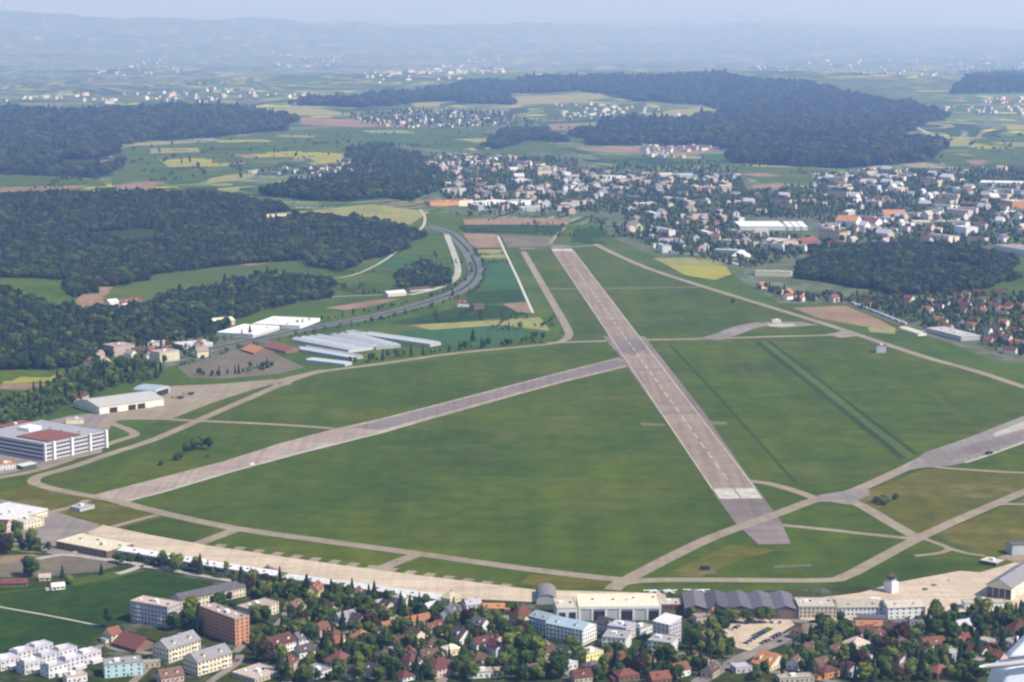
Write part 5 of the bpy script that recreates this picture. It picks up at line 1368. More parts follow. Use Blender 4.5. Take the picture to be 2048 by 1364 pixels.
for i, (px, py, kd, h, lb) in enumerate([
    (372, 908, 'broad', 13, "dark tree, leftmost of the clump beside the old runway"), (388, 902, 'broad', 15, "dark tree, second of the clump beside the old runway"),
    (404, 898, 'broad', 15, "dark tree, third of the clump beside the old runway"), (420, 900, 'broad', 14, "dark tree, rightmost of the clump beside the old runway"),
    (352, 921, 'bush', 6, "dark bush left of the tree clump by the old runway"), (362, 917, 'bush', 5, "dark bush just below the tree clump by the old runway"),
    (322, 931, 'bush', 6, "lone dark bush at the end of the old runway clump"), (416, 914, 'bush', 4, "small bush in front of the old runway clump"),
    (1754, 1006, 'bush', 6, "leftmost dark bush of the five on the dry grass"), (1768, 1001, 'bush', 6, "second dark bush of the five on the dry grass"), (1766, 1010, 'bush', 7, "lowest dark bush of the five on the dry grass"),
    (1778, 1004, 'bush', 6, "fourth dark bush of the five on the dry grass"), (1790, 999, 'bush', 6, "rightmost dark bush of the five on the dry grass"),
    (1465, 608, 'broad', 10, "lone dark tree on the grass beside the far perimeter taxiway"),
    (1018, 662, 'conifer', 15, "dark tree in the field, farther from the taxiway bend"), (1040, 659, 'broad', 13, "dark tree in the field, nearer the taxiway bend"),
    (1070, 678, 'broad', 12, "tree at the end of the bush belt by the taxiway bend"), (1086, 679, 'broad', 11, "last tree of the bush belt at the taxiway bend"),
    (946, 684, 'conifer', 20, "tall slim dark tree rising from the bush belt"), (312, 618, 'broad', 17, "large dark tree beside the farmhouse below the meadow"),
    (925, 632, 'broad', 10, "round tree on the meadow below the red-roofed field farm"), (500, 672, 'conifer', 17, "tall conifer between the two white halls by the motorway"),
    (1497, 500, 'poplar', 22, "tall slim poplar by the town near the yellow field"), (905, 592, 'conifer', 14, "slim conifer at the motorway beside the field farm"),
]):
    tree(px, py, kd, h, lb)
# garden trees
ZONES = [([(478, 1165), (560, 1160), (700, 1185), (880, 1212), (940, 1235), (930, 1300), (960, 1364), (560, 1364), (500, 1310), (505, 1250), (545, 1225), (520, 1200)], 92),
         ([(930, 1225), (1050, 1225), (1060, 1280), (1200, 1305), (1340, 1320), (1440, 1250), (1400, 1225), (1440, 1225), (1470, 1320), (1390, 1364), (960, 1364), (930, 1300)], 66),
         ([(1640, 1255), (1860, 1245), (2048, 1225), (2060, 1300), (1960, 1364), (1500, 1364), (1500, 1345), (1600, 1300), (1630, 1275)], 72),
         ([(400, 1165), (500, 1160), (500, 1215), (470, 1230), (400, 1245), (380, 1240), (470, 1195)], 8), ([(300, 1250), (400, 1235), (410, 1280), (320, 1262)], 6),
         ([(0, 1062), (20, 1066), (80, 1080), (90, 1100), (0, 1110)], 10), ([(225, 1118), (330, 1128), (500, 1158), (470, 1164), (330, 1140), (235, 1130)], 9),
         ([(1380, 1235), (1590, 1242), (1590, 1246), (1400, 1250)], 7)]
for zi, (pp, n) in enumerate(ZONES):
    got = tries = 0
    xs = [p[0] for p in pp]; ys = [p[1] for p in pp]
    rr = random.Random(50 + zi)
    while got < n and tries < n * 60:
        tries += 1
        px, py = rr.uniform(min(xs), max(xs)), rr.uniform(min(ys), max(ys))
        if not inside(pp, np.array([px]), np.array([py]))[0]: continue
        x, y = un(px, py)
        if not clear(x, y, 2.6) or any((x - t[0]) ** 2 + (y - t[1]) ** 2 < (t[2] * 0.75 + 2.5) ** 2 for t in TREES): continue
        q = rr.random()
        tree(px, py, 'conifer' if q < 0.12 else 'beech' if q < 0.16 else 'poplar' if q < 0.2 else 'broad', rr.uniform(8.5, 15) if q > 0.25 else rr.uniform(13, 20), world=(x, y), group="garden trees of the near town")
        got += 1
# low garden growth, too much to count
pts, sz = [], []
for pp, n in ZONES[:3]:
    wp = [un(*p) for p in pp]
    for x, y in fill_world(wp, 6.0, 0.5):
        if rng.uniform() < 0.8 and clear(x, y, 1.4):
            pts.append((x, y)); sz.append(float(rng.uniform(0.3, 0.95)))
scatter("garden_shrubbery", pts, sz, GN_GARDEN, "hedges and shrubs filling the gardens between the near houses", "shrubs")
line_trees([(240, 1118), (300, 1126), (400, 1142), (480, 1156)], 7, 0.5, "hedge along the back of the white-roofed hangars", wid=3, name="hedge")
line_trees([(0, 1100), (60, 1096), (90, 1104)], 6, 0.7, "trees and scrub below the yard hall", wid=8)

# ------------------------------------------------------------------ red-roofed village and far town
def village_house(x, y, wl, rf, dg, L, W, h, phrase, group):
    z = h1(x, y); rh = W / 2 * 0.85
    r = empty("village_house", (x, y, z - 0.1), math.radians(dg))
    wall_geo(L, W, h, 'gable', rh).obj("wall", WALL[wl], r)
    roof_geo(L, W, h, 'gable', rh, 0.6).obj("roof", ROOF[rf], r)
    tag(r, "x", "house", group); LATER.append((r, phrase, x, y)); FOOT.append((x, y, math.radians(dg), L, W))
def street_scatter(pp, n, seed, gap=58.0, lot=25.0):
    """places along a net of streets that fills the zone, with green gaps: (x, y, angle)"""
    rr = random.Random(seed); wp = [un(*p) for p in pp]
    a0 = rr.uniform(0.2, 1.2); cx = sum(p[0] for p in wp) / len(wp); cy = sum(p[1] for p in wp) / len(wp)
    R = max(math.hypot(p[0] - cx, p[1] - cy) for p in wp); out = []
    k1, k2 = rr.uniform(160, 260), rr.uniform(0, 6)
    u = -R
    while u < R:
        v = -R
        while v < R:
            bend = 22 * math.sin(v / k1 + u / 400 + k2)
            for sd in (-1, 1):
                a, b_ = u + bend + sd * 13 + rr.uniform(-3, 3), v + rr.uniform(-4, 4)
                x = cx + a * math.cos(a0) - b_ * math.sin(a0); y = cy + a * math.sin(a0) + b_ * math.cos(a0)
                if math.sin(x / 170 + seed) + math.cos(y / 260 + x / 400 + seed) > -0.55: out.append((x, y, a0 + math.pi / 2 + rr.uniform(-0.12, 0.12) + (math.pi / 2 if rr.random() < 0.25 else 0)))
            v += lot
        u += gap + rr.uniform(-8, 14)
    ok = inside(wp, np.array([o[0] for o in out]), np.array([o[1] for o in out]))
    out = [o for o, k in zip(out, ok) if k]
    rr.shuffle(out)
    # even over the picture: thin the far side where the lots crowd together
    w = sorted(out, key=lambda o: rr.random() * o[1] ** 1.0)
    return w[:n]
def px_scatter(pp, n, seed, dx, dy):
    rr = random.Random(seed); xs = [p[0] for p in pp]; ys = [p[1] for p in pp]; out = []; t = 0
    while len(out) < n and t < n * 80:
        t += 1
        p = (rr.uniform(min(xs), max(xs)), rr.uniform(min(ys), max(ys)))
        if inside(pp, np.array([p[0]]), np.array([p[1]]))[0] and all(abs(p[0] - q[0]) > dx or abs(p[1] - q[1]) > dy for q in out): out.append(p)
    return out
VIL = [(1500, 572), (1600, 592), (1690, 596), (1800, 602), (1960, 590), (2060, 592), (2060, 720), (1985, 700), (1930, 672), (1850, 655), (1760, 628), (1690, 606), (1580, 604)]
rr = random.Random(11)
for x, y, ra in street_scatter(VIL, 66, 5, 46, 23):
    if not clear(x, y, 3): continue
    wl = rr.choice(['white', 'white', 'cream', 'tan', 'pink']); rf = rr.choice(['maroon', 'maroon', 'red', 'red', 'brown', 'purple', 'orange'])
    village_house(x, y, wl, rf, math.degrees(ra), rr.uniform(11, 19), rr.uniform(9, 12), rr.uniform(5, 8), f"{ADJ[wl]} village house with {RADJ[rf]} roof", "houses of the red-roofed village")
for px, py in px_scatter([(160, 700), (280, 700), (430, 680), (410, 716), (330, 730), (180, 738)], 12, 8, 18, 9):
    x, y = un(px, py)
    if not clear(x, y, 3): continue
    wl = rr.choice(['white', 'cream', 'tan', 'pink']); rf = rr.choice(['maroon', 'red', 'brown', 'pink'])
    village_house(x, y, wl, rf, rr.uniform(0, 180), rr.uniform(12, 20), rr.uniform(10, 13), rr.uniform(6, 9), f"{ADJ[wl]} village house with {RADJ[rf]} roof", "houses of the motorway village")
T1 = [(872, 350), (1000, 340), (1230, 342), (1240, 430), (1150, 428), (930, 420), (880, 395)]
T2 = [(1230, 350), (1480, 355), (1500, 395), (1620, 400), (1640, 430), (1480, 436), (1470, 470), (1620, 478), (1600, 515), (1500, 540), (1330, 505), (1250, 470)]
T3 = [(1630, 352), (1740, 344), (2060, 340), (2060, 500), (1960, 494), (1720, 488), (1640, 488)]
T4 = [(480, 348), (640, 338), (720, 312), (880, 312), (1150, 320), (1170, 340), (860, 345), (700, 356)]
T5 = [(680, 232), (830, 222), (1000, 226), (1070, 250), (900, 258), (760, 256)]
FARW = ['pale', 'cream', 'lilac', 'tan', 'white', 'pink', 'grey']; FARR = ['gravel', 'pink', 'maroon', 'lilac', 'beige', 'brown', 'white', 'purple']
FV = []
for k in range(14):
    sh = 'gable' if k % 2 else 'flat'; L, W, h = rr.uniform(12, 22) * (1.8 if sh == 'flat' else 1), rr.uniform(10, 14), rr.uniform(6, 10) * (1.3 if sh == 'flat' else 1)
    wl, rf = FARW[k % 7], FARR[k % 8]
    g = wall_geo(L, W, h, sh, W * 0.4); a = roof_geo(L, W, h, sh, W * 0.4, 0.5)
    nb = len(g.v); g.v += a.v; g.f += [tuple(i + nb for i in f) for f in a.f]; g.m += [1] * len(a.f)
    FV.append((g.data("far_house", [WALL[wl], ROOF[rf]]), wl, rf, sh, g, L, W))
for zone, n, seed, where, short in ((T1, 34, 21, "town beyond the runway end", "town1"), (T2, 48, 22, "town beside the perimeter", "town2"), (T3, 48, 23, "eastern town", "town3")):
    for x, y, ra in street_scatter(zone, n, seed):
        if not clear(x, y, 4): continue
        me, wl, rf, sh, g, L, W = rr.choice(FV); rz = ra
        o = data_obj("far_house", me); o.location = (x, y, h1(x, y) - 0.1); o.rotation_euler = (0, 0, rz); s = rr.uniform(0.9, 1.5); o.scale = (s, s, s)
        tag(o, "x", "house", f"houses of the {where}"); LATER.append((o, f"far {ADJ[wl]} house with {RADJ[rf]} roof", x, y)); FOOT.append((x, y, rz, L * s, W * s))
def house_mass(name, zone, n, seed, label, smin, smax, gap=1.0):
    V, Fc, Mi = [], [], []
    mats = list(dict.fromkeys([WALL[w] for w in FARW] + [ROOF[r] for r in FARR])); ix = {m: i for i, m in enumerate(mats)}
    for x, y, ra in street_scatter(zone, n, seed, 62 * gap, 27 * gap):
        if not clear(x, y, 4): continue
        me, wl, rf, sh, g, L, W = rr.choice(FV); a = ra; s = rr.uniform(smin, smax); z = h1(x, y)
        ca, sa = math.cos(a) * s, math.sin(a) * s; nb = len(V)
        V += [(x + vx * ca - vy * sa, y + vx * sa + vy * ca, z + vz * s) for vx, vy, vz in g.v]
        Fc += [tuple(i + nb for i in f) for f in g.f]; Mi += [ix[ROOF[rf]] if m else ix[WALL[wl]] for m in g.m]
    tag(mesh_obj(name, V, Fc, mats, None, Mi), label, "houses", kind="stuff")
house_mass("distant_town_houses", T1, 85, 31, "mass of tiny distant houses beyond the runway end", 0.9, 1.7)
house_mass("distant_town_houses", T2, 95, 32, "mass of tiny distant houses beside the airfield perimeter", 0.8, 1.5)
house_mass("distant_town_houses", T3, 160, 33, "mass of tiny distant houses of the eastern town", 0.9, 1.7)
house_mass("distant_village_houses", T4, 120, 34, "mass of tiny houses of the upper village by the wooded hillside", 0.8, 1.3, 1.4)
house_mass("distant_village_houses", T5, 100, 35, "mass of tiny houses of the far village below the ridge", 0.8, 1.3, 1.4)
house_mass("distant_village_houses", [(1100, 205), (1230, 212), (1420, 225), (1400, 236), (1280, 240), (1120, 240)], 60, 36, "tiny houses in the clearing on the ridge", 0.9, 1.5, 1.7)
house_mass("distant_village_houses", [(1280, 295), (1470, 295), (1470, 318), (1300, 318)], 45, 37, "tiny houses below the wooded ridge", 0.9, 1.4, 1.5)
house_mass("distant_village_houses", [(0, 195), (500, 175), (640, 190), (480, 208), (0, 212)], 70, 38, "tiny houses of the hazy plain beyond the upper forest", 0.9, 1.8, 2.0)
house_mass("distant_village_houses", [(660, 165), (900, 130), (1000, 110), (1010, 150), (760, 182)], 90, 39, "tiny houses of the hazy town beyond the ridge", 1.2, 2.2, 2.4)
house_mass("distant_village_houses", [(1400, 140), (1700, 120), (2060, 105), (2060, 135), (1700, 150)], 80, 40, "tiny houses of the hazy town on the far plain", 1.2, 2.2, 2.4)
house_mass("distant_village_houses", [(1700, 205), (2060, 195), (2060, 245), (1880, 240)], 60, 41, "tiny houses scattered on the plain beside the ridge", 0.8, 1.5, 1.7)
house_mass("distant_village_houses", [(540, 105), (700, 100), (690, 135), (560, 135)], 30, 42, "tiny houses of a hazy hillside village", 1.4, 2.4, 2.6)
house_mass("distant_village_houses", [(180, 120), (330, 110), (400, 150), (200, 160)], 25, 43, "tiny houses on the hazy hill slope", 1.2, 2.2, 2.4)
def town_trees(zone, spacing, keep, size, label, ng=None):
    wp = [un(*p) for p in zone]
    p_ = [p for p in fill_world(wp, spacing, 0.5) if rng.uniform() < keep and clear(p[0], p[1], 2)]
    scatter("town_trees", p_, (size * rng.uniform(0.5, 1.25, len(p_))).tolist(), ng or GN_GARDEN, label)
town_trees(T1, 14, 0.55, 1.15, "trees between the houses beyond the runway end")
town_trees(T2, 12.5, 0.55, 1.15, "trees between the houses beside the perimeter")
town_trees(T3, 14.5, 0.55, 1.2, "trees between the houses of the eastern town")
town_trees(T4, 18, 0.45, 1.2, "trees between the houses of the upper village")
town_trees(T5, 30, 0.5, 1.6, "trees between the houses of the far village")
town_trees(VIL, 9, 0.62, 1.0, "garden trees of the red-roofed village")
town_trees([(150, 690), (420, 672), (440, 690), (330, 735), (170, 745)], 11, 0.5, 0.9, "garden trees of the motorway village")
town_trees([(1225, 335), (1480, 335), (1480, 350), (1225, 345)], 20, 0.5, 1.2, "tree belt behind the far town")
town_trees([(1490, 384), (1640, 376), (1640, 440), (1480, 436)], 16, 0.55, 1.2, "tree belt in the middle of the far town")
town_trees([(230, 300), (700, 262), (760, 280), (640, 330), (300, 370)], 75, 0.25, 1.4, "loose orchard trees on the upper fields")

# hedgerows, lanes and small plots that break up the far fields
rq = random.Random(91)
HP = []; HS = []
HWL = smooth_line([un(*p) for p in HW], 12)
for zone, n, size in (([(230, 300), (420, 284), (700, 258), (980, 262), (1000, 300), (760, 300), (620, 335), (300, 368)], 34, 1.1), ([(1180, 305), (1480, 322), (1640, 338), (1640, 360), (1480, 352), (1200, 338)], 16, 1.1),
                      ([(1860, 285), (2060, 268), (2060, 335), (1880, 332)], 16, 1.2), ([(640, 236), (1000, 262), (1150, 262), (1080, 240), (860, 250)], 14, 1.5), ([(0, 352), (200, 365), (120, 385), (0, 388)], 6, 1.0),
                      ([(560, 535), (690, 548), (890, 510), (900, 550), (700, 598)], 10, 0.7), ([(900, 440), (1140, 436), (1210, 470), (1190, 486), (1010, 492), (920, 470)], 10, 0.7), ([(780, 648), (1080, 632), (1100, 668), (880, 690)], 8, 0.6)):
    for p in px_scatter(zone, n, int(zone[0][0]), 10, 3):
        a = np.array(un(*p)); th = rq.choice((0.15, 1.45)) + rq.uniform(-0.25, 0.25); ln = rq.uniform(60, 260)
        m_ = int(ln / (9 * size))
        for k in range(m_):
            if rq.random() < 0.25: continue
            q = a + np.array([math.cos(th), math.sin(th)]) * (k * 9 * size) + np.array([rq.uniform(-3, 3), rq.uniform(-3, 3)])
            HP.append((float(q[0]), float(q[1]))); HS.append(size * rq.uniform(0.35, 1.0))
AIR = [un(*p) for p in [(60, 945), (430, 790), (700, 738), (1060, 705), (1120, 640), (1030, 485), (1200, 470), (1300, 528), (1640, 632), (2250, 830), (2250, 1130), (1250, 1196), (230, 1085)]]
hin = inside(AIR, np.array([p[0] for p in HP]), np.array([p[1] for p in HP]))
keep = [i for i in range(len(HP)) if not hin[i] and clear(*HP[i], 2) and all((HP[i][0] - q[0]) ** 2 + (HP[i][1] - q[1]) ** 2 > 400 for q in HWL)]
HP = [HP[i] for i in keep]; HS = [HS[i] for i in keep]
scatter("hedgerow_trees", HP, HS, GN_GARDEN, "hedgerows and loose trees between the far fields")
PLOTM = [M_meadow, M_crop, M_wheat, M_turf_mown, M_earth, M_lush, M_meadow, M_rape]
for zone, n in (([(250, 300), (420, 286), (690, 262), (740, 276), (600, 328), (320, 362)], 22), ([(650, 260), (960, 264), (990, 288), (800, 284)], 9), ([(1200, 312), (1460, 312), (1460, 328), (1240, 330)], 7), ([(1880, 288), (2040, 270), (2040, 328), (1900, 330)], 10), ([(1470, 336), (1640, 340), (1580, 366), (1490, 350)], 5)):
    for k, p in enumerate(px_scatter(zone, n, 7 + int(zone[0][0]), 16, 5)):
        c = np.array(un(*p)); th = 0.2 + rq.uniform(-0.2, 0.2); u_ = np.array([math.cos(th), math.sin(th)]); v_ = np.array([-math.sin(th), math.cos(th)]); a, b_ = rq.uniform(40, 110), rq.uniform(60, 190)
        sheet_world("field_plot", [tuple(c + u_ * a * sx + v_ * b_ * sy) for sx, sy in ((-1, -1), (1, -1), (1, 1), (-1, 1))], rq.choice(PLOTM), 4.0 + 0.05 * k)
# ------------------------------------------------------------------ cars, aircraft and other small things
CARC = dict(white=(0.75, 0.75, 0.74), silver=(0.45, 0.46, 0.48), black=(0.03, 0.03, 0.035), blue=(0.05, 0.09, 0.25), red=(0.35, 0.03, 0.03), grey=(0.2, 0.2, 0.21))
CARM = {}
def car_body(col):
    if col not in CARM:
        m = plain("car_paint_" + col, CARC[col], 0.05, 1.0, 0.35, 0.5)
        g = G(); g.prism([(-0.82, 0.25), (0.82, 0.25), (0.88, 0.6), (0.84, 0.85), (-0.84, 0.85), (-0.88, 0.6)], -2.15, 2.1)
        g.prism([(-0.6, 1.42), (0.6, 1.42), (0.62, 1.46), (-0.62, 1.46)], -1.15, 0.55)
        t = G(); t.v = [(-1.75, -0.78, 0.86), (1.2, -0.78, 0.86), (0.55, -0.6, 1.42), (-1.15, -0.6, 1.42), (-1.75, 0.78, 0.86), (1.2, 0.78, 0.86), (0.55, 0.6, 1.42), (-1.15, 0.6, 1.42)]
        t.f = [(0, 1, 2, 3), (7, 6, 5, 4), (1, 5, 6, 2), (0, 3, 7, 4), (3, 2, 6, 7)]; t.m = [0] * 5
        CARM[col] = (g.data("body", m), t.data("glass_cabin", GLASS))
    return CARM[col]
def wheel_me():
    g = G()
    for k in range(10):
        a = 2 * math.pi * k / 10; g.v.append((0.32 * math.cos(a), -0.1, 0.32 + 0.32 * math.sin(a)))
    for k in range(10):
        a = 2 * math.pi * k / 10; g.v.append((0.32 * math.cos(a), 0.1, 0.32 + 0.32 * math.sin(a)))
    g.f = [tuple(range(10)), tuple(range(19, 9, -1))] + [(k, (k + 1) % 10, 10 + (k + 1) % 10, 10 + k) for k in range(10)]; g.m = [0] * 12
    return g.data("wheel", plain("tyre_rubber", (0.02, 0.02, 0.02), 0.1, 1.0))
WH = wheel_me()
def car(x, y, rz, col, group, z=0.2):
    o = empty("parked_car", (x, y, h1(x, y) + z), rz)
    b_, t = car_body(col)
    data_obj("body", b_, o); data_obj("glass_cabin", t, o)
    for wx in (-1.35, 1.3):
        for wy in (-0.8, 0.8):
            data_obj("wheel", WH, o).location = (wx, wy, 0)
    tag(o, "x", "car", group); LATER.append((o, f"{col} car parked", x, y))
cols = ['white', 'silver', 'black', 'blue', 'red', 'grey', 'white', 'silver']
ANCHOR.append(("car park island", *un(1524, 1266)))
for (pa, pb, n) in (((1448, 1270), (1492, 1244), 7), ((1488, 1290), (1530, 1264), 6), ((1512, 1294), (1570, 1262), 8), ((1540, 1246), (1580, 1246), 5)):
    a, b_ = np.array(un(*pa)), np.array(un(*pb)); d = b_ - a; ang = math.atan2(d[1], d[0]) + math.pi / 2
    for k in range(n):
        if rr.random() < 0.15: continue
        p = a + d * (k + 0.5) / n
        car(p[0], p[1], ang + rr.uniform(-0.05, 0.05), rr.choice(cols), "cars in the car park", 0.22)
for px, py, dg, cl in ((1560, 1284, 40, 'black'), (1600, 1262, 40, 'white'), (1462, 1328, 40, 'silver'), (980, 1322, 10, 'blue'), (640, 1288, 60, 'white'), (1120, 1302, -20, 'grey'), (300, 1318, 60, 'silver'), (475, 1322, 70, 'red'),
                       (1700, 1244, 0, 'blue'), (1722, 1251, 0, 'black'), (1742, 1252, 0, 'blue'), (150, 1106, 20, 'white'), (100, 1095, 30, 'black'), (88, 1090, 30, 'black'), (1850, 1180, 20, 'black'), (1868, 1172, 20, 'grey'), (1900, 1162, 30, 'white'), (1560, 1195, 0, 'white')):
    x, y = un(px, py); car(x, y, math.radians(dg), cl, "cars on yards and streets", 0.24)
hw = smooth_line([un(*p) for p in HW], 8)
for k in range(12):
    i = 6 + k * 6; p, q = hw[i], hw[i + 1]; a = math.atan2(q[1] - p[1], q[0] - p[0]); sd = 8 if k % 2 else -8
    o_ = len(LATER); car(p[0] - math.sin(a) * sd, p[1] + math.cos(a) * sd, a + (math.pi if k % 2 else 0), cols[k % 8], "cars on the motorway", 1.1 if h1(*p) > 0.1 else 0.35)
    LATER[o_] = (LATER[o_][0], LATER[o_][1].replace("parked", "on the motorway"), LATER[o_][2], LATER[o_][3])
# two dark helicopters on the north apron
def helicopter(px, py, dg, label):
    x, y = un(px, py)
    o = empty("helicopter", (x, y, 0.26), math.radians(dg))
    m = plain("dark_green_paint", (0.035, 0.045, 0.03), 0.15, 0.6, 0.5)
    g = G(); n = 10
    prof = [(-5.2, 0.3, 2.2), (-4, 0.8, 2.0), (-2, 1.25, 1.9), (1.5, 1.3, 1.85), (3.6, 1.0, 1.7), (4.8, 0.45, 1.5)]
    for (cx, q, cz) in prof:
        for k in range(n):
            a = 2 * math.pi * k / n; g.v.append((cx, q * math.cos(a), cz + q * 1.05 * math.sin(a)))
    for k in range(len(prof) - 1):
        for j in range(n):
            i = (j + 1) % n; g.f.append((k * n + j, k * n + i, (k + 1) * n + i, (k + 1) * n + j)); g.m.append(0)
    g.f += [tuple(range(n)), tuple(range((len(prof) - 1) * n, len(prof) * n))]; g.m += [0, 0]
    g.obj("fuselage", m, o)
    g = G(); g.prism([(-0.25, 2.0), (0.25, 2.0), (0.2, 2.6), (-0.2, 2.6)], -11, -4.5); g.box(-11.6, -10.4, -0.12, 0.12, 2.2, 4.4); g.obj("tail_boom", m, o)
    g = G(); g.box(2.6, 4.3, -0.7, 0.7, 1.9, 2.62); g.obj("cockpit_glass", GLASS, o)
    g = G(); g.lathe([(0.35, 2.9), (0.3, 3.7)], 8); g.obj("rotor_mast", m, o)
    for k in range(4):
        g = G(); g.box(0.3, 7.4, -0.28, 0.28, 3.55, 3.62); b_ = g.obj("rotor_blade", m, o); b_.rotation_euler = (0, 0, k * math.pi / 2 + 0.4)
    for s in (-1.1, 1.1):
        g = G(); g.box(-2.4, 2.2, s - 0.09, s + 0.09, 0, 0.18); g.box(-1.5, -1.35, s - 0.06, s + 0.06, 0.18, 1.1); g.box(1.2, 1.35, s - 0.06, s + 0.06, 0.18, 1.1); g.obj("skid", m, o)
    tag(o, label, "helicopter", "helicopters on the north apron")
helicopter(361, 798, 30, "dark helicopter on the north apron, nearer the hangar")
helicopter(382, 790, 40, "dark helicopter on the north apron, farther from the hangar")
# light aircraft behind the wide hangar
def light_plane(px, py, dg, label):
    x, y = un(px, py); o = empty("light_aircraft", (x, y, 0.26), math.radians(dg)); m = plain("white_aircraft_paint", (0.78, 0.78, 0.77), 0.05, 1, 0.4)
    g = G(); g.prism([(-0.5, 0.7), (0.5, 0.7), (0.5, 1.6), (0.3, 1.9), (-0.3, 1.9), (-0.5, 1.6)], -1.2, 2.6); g.prism([(-0.25, 1.1), (0.25, 1.1), (0.2, 1.5), (-0.2, 1.5)], -4.4, -1.2); g.obj("fuselage", m, o)
    g = G(); g.box(-0.6, 0.9, -5.4, 5.4, 1.92, 2.08); g.obj("wing", m, o)
    g = G(); g.box(-4.6, -3.7, -1.7, 1.7, 1.42, 1.5); g.obj("tailplane", m, o)
    g = G(); g.box(-4.6, -3.8, -0.06, 0.06, 1.5, 2.7); g.obj("fin", m, o)
    for wx, wy in ((1.6, 0), (-0.3, -1.1), (-0.3, 1.1)): data_obj("wheel", WH, o).location = (wx, wy, 0)
    g = G(); g.box(-0.35, -0.25, -1.1, 1.1, 0.35, 0.75); g.box(1.55, 1.65, -0.08, 0.08, 0.4, 0.75); g.obj("landing_gear", m, o)
    tag(o, label, "aircraft", "light aircraft beside the wide hangar")
ORD = ["first", "second", "third", "fourth", "fifth", "sixth", "seventh", "eighth"]
for k, px in enumerate((1300, 1314, 1328, 1342)):
    light_plane(px, 1186 + (k % 2), 95 + 7 * k, f"white light aircraft behind the maroon workshop, {ORD[k]} from left")
for k, px in enumerate((1380, 1393, 1406)):
    light_plane(px, 1185 + (k % 2), 80 + 9 * k, f"white light aircraft behind the dark sheds, {ORD[k]} from left")
def truck(px, py, dg, label, col, L=9.0):
    x, y = un(px, py); o = empty("truck", (x, y, 0.26), math.radians(dg)); m = plain("truck_" + col, dict(dark=(0.03, 0.03, 0.035), white=(0.72, 0.72, 0.71))[col], 0.1, 0.8, 0.5)
    g = G(); g.box(-L / 2, L / 2 - 2.3, -1.25, 1.25, 0.9, 3.3); g.obj("cargo_box", m, o)
    g = G(); g.prism([(-1.15, 0.6), (1.15, 0.6), (1.15, 2.3), (1.0, 2.7), (-1.0, 2.7), (-1.15, 2.3)], L / 2 - 2.1, L / 2); g.obj("cab", m, o)
    g = G(); g.box(L / 2, L / 2 + 0.04, -0.95, 0.95, 1.5, 2.3); g.obj("windscreen", GLASS, o)
    for wx in (-L / 2 + 1.5, -L / 2 + 2.6, L / 2 - 1.1):
        for wy in (-1.05, 1.05):
            w_ = data_obj("wheel", WH, o); w_.location = (wx, wy, 0); w_.scale = (1.5, 1.5, 1.5)
    tag(o, label, "truck")
truck(1978, 909, 35, "dark truck parked at the edge of the hardstanding", 'dark')
truck(1410, 1140, 10, "dark truck on the grass beside the curved taxiway", 'dark', 8)
truck(1750, 1204, 5, "white truck parked behind the barracks", 'white', 8)
# white marker board beside the old runway
x, y = un(505, 932); o = empty("marker_board", (x, y, 0.2), 0.2)
g = G(); g.box(-2.2, 2.2, -0.1, 0.1, 0.9, 3.2); g.obj("panel", plain("board_white", (0.75, 0.73, 0.6), 0.05, 1), o)
for s in (-1.6, 1.6):
    g = G(); g.box(s - 0.1, s + 0.1, -0.08, 0.08, 0, 0.9); g.obj("post", WALL['grey'], o)
tag(o, "pale marker board on posts beside the old runway", "sign")
# goods train on the railway
TR = smooth_line([un(*p) for p in [(1695, 605), (1740, 622), (1790, 642), (1835, 660)]], 30)
seg = 0; acc = 0.0; k = 0; last = TR[0]
for p in TR[1:]:
    acc += math.dist(last, p); last = p
    if acc > 26 and k < 9:
        q = TR[TR.index(p) - 2]; a = math.atan2(p[1] - q[1], p[0] - q[0]); acc = 0
        o = empty("railway_wagon", (p[0], p[1], h1(*p) + 0.4), a)
        g = G(); g.prism([(-1.4, 1.0), (1.4, 1.0), (1.4, 3.4), (0.8, 4.0), (-0.8, 4.0), (-1.4, 3.4)], -11.5, 11.5); g.obj("wagon_body", WALL['pale'], o)
        g = G(); g.box(-10.5, 10.5, -1.2, 1.2, 0.3, 0.98); g.obj("underframe", WALL['dark'], o)
        for wx in (-8, -6.5, 6.5, 8):
            g = G(); g.box(wx - 0.45, wx + 0.45, -1.1, 1.1, -0.2, 0.32); g.obj("wheelset", WALL['dark'], o)
        tag(o, f"pale railway wagon, {ORD[k] if k < 8 else 'last'} of the train beside the ploughed field", "railway wagon", "wagons of the train"); k += 1
ANCHOR.append(("railway", *un(1760, 632)))

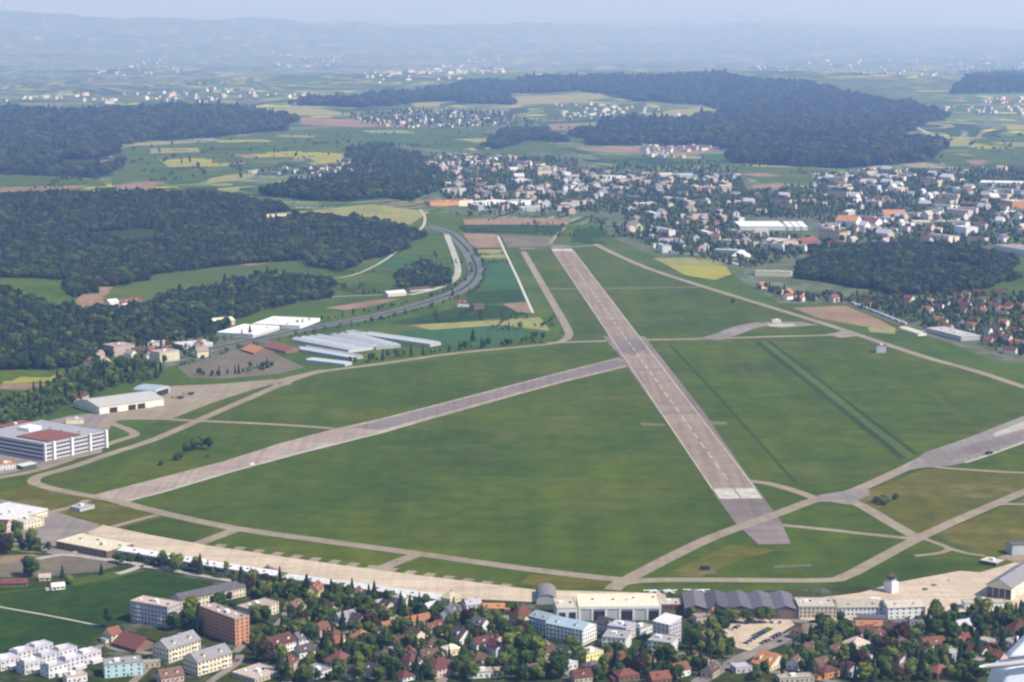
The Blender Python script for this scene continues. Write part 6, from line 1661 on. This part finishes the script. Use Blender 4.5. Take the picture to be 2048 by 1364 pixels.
# ------------------------------------------------------------------ part of the aircraft the photo was taken from
def own_aircraft():
    right = Vector((1, 0, 0)); fwd = Vector((0, cP, -sP)); up = Vector((0, sP, cP))
    D = 8.0; k = D / F
    o = empty("aircraft_fairing", tuple(Vector((0, 0, CAMH)) + fwd * D + right * (2080 - 1024) * k + up * (682 - 1360) * k))
    o.rotation_euler = cam.rotation_euler
    m = plain("white_aircraft_skin", (0.70, 0.69, 0.72), 0.05, 3.0, 0.35, 0.5)
    def slab(name, pts, d0, d1, bev):
        n = len(pts); P = [((px - 2080) * k, (1360 - py) * k) for px, py in pts]
        v = [(x, y, d0) for x, y in P] + [(x, y, d1) for x, y in P]
        f = [tuple(range(n - 1, -1, -1)), tuple(range(n, 2 * n))] + [(i, (i + 1) % n, n + (i + 1) % n, n + i) for i in range(n)]
        ob = mesh_obj(name, v, f, m, o)
        b_ = ob.modifiers.new("edge", 'BEVEL'); b_.width = bev; b_.segments = 4; b_.limit_method = 'ANGLE'
        return ob
    slab("fairing_body", [(2230, 1302), (2100, 1306), (2010, 1316), (1988, 1320), (1980, 1334), (1973, 1358), (1968, 1390), (1975, 1440), (2230, 1440)], 0.0, 0.22, 0.02)
    slab("upper_fin", [(2230, 1100), (2130, 1185), (2048, 1262), (2012, 1298), (2004, 1308), (2060, 1302), (2230, 1282)], 0.03, 0.10, 0.012)
    g = G(); n = 10
    path = [(1930, 1314, 2.0), (1945, 1313, 5), (1990, 1309, 5.5), (2060, 1299, 6.5), (2230, 1274, 7.5)]
    for px, py, q in path:
        for j in range(n):
            a = 2 * math.pi * j / n; g.v.append(((px - 2080) * k, (1360 - py) * k + q * k * math.cos(a), 0.24 + q * k * math.sin(a)))
    for i in range(len(path) - 1):
        for j in range(n):
            g.f.append((i * n + j, i * n + (j + 1) % n, (i + 1) * n + (j + 1) % n, (i + 1) * n + j)); g.m.append(0)
    g.f.append(tuple(range(n))); g.m.append(0)
    g.obj("strut", plain("strut_paint", (0.50, 0.46, 0.42), 0.1, 5.0, 0.4, 0.5), o, smooth=True)
    tag(o, "white fairing and pale strut of the photographing aircraft, nearest of all", "aircraft part")
own_aircraft()

# ------------------------------------------------------------------ labels of the many
ORDW = ["leftmost", "second from left", "third from left", "fourth from left", "fifth from left", "sixth from left", "seventh from left", "eighth from left", "ninth from left", "tenth from left"]
def settle():
    by = {}
    for o, ph, x, y in LATER:
        best = min((a for a in ANCHOR if abs(a[1] - x) + abs(a[2] - y) > 1.0), key=lambda a: (a[1] - x) ** 2 + ((a[2] - y) * 0.8) ** 2)
        dx, dy = x - best[1], y - best[2]
        rel = ("right of" if dx > 0 else "left of") if abs(dx) > abs(dy) * 0.8 else ("behind" if dy > 0 else "in front of")
        by.setdefault(f"{ph} {rel} the {best[0]}", []).append((to_px(x, y, 0)[0], o))
    for lab, lst in by.items():
        lst.sort(key=lambda t: t[0])
        for i, (_, o) in enumerate(lst):
            if len(lst) == 1: o["label"] = lab
            else:
                w = "rightmost" if i == len(lst) - 1 else ORDW[i] if i < len(ORDW) else f"{i + 1}th from left"
                o["label"] = f"{lab}, {w}"
settle()

# ------------------------------------------------------------------ air
def build_haze():
    g = G()
    g.box(-77000, 77000, -400, 97000, -1.2, 2750)
    m = bpy.data.materials.new("haze_air")
    m.use_nodes = True
    nt = m.node_tree
    nt.nodes.remove(nt.nodes["Principled BSDF"])
    pv = nt.nodes.new("ShaderNodeVolumePrincipled")
    pv.inputs["Color"].default_value = (*HAZE_COLOR, 1)
    pv.inputs["Absorption Color"].default_value = (0.90, 0.72, 1, 1)
    pv.inputs["Density"].default_value = HAZE_DENSITY
    pv.inputs["Anisotropy"].default_value = 0.15
    nt.links.new(pv.outputs[0], nt.nodes["Material Output"].inputs["Volume"])
    tag(g.obj("haze", m), kind="stuff")
build_haze()
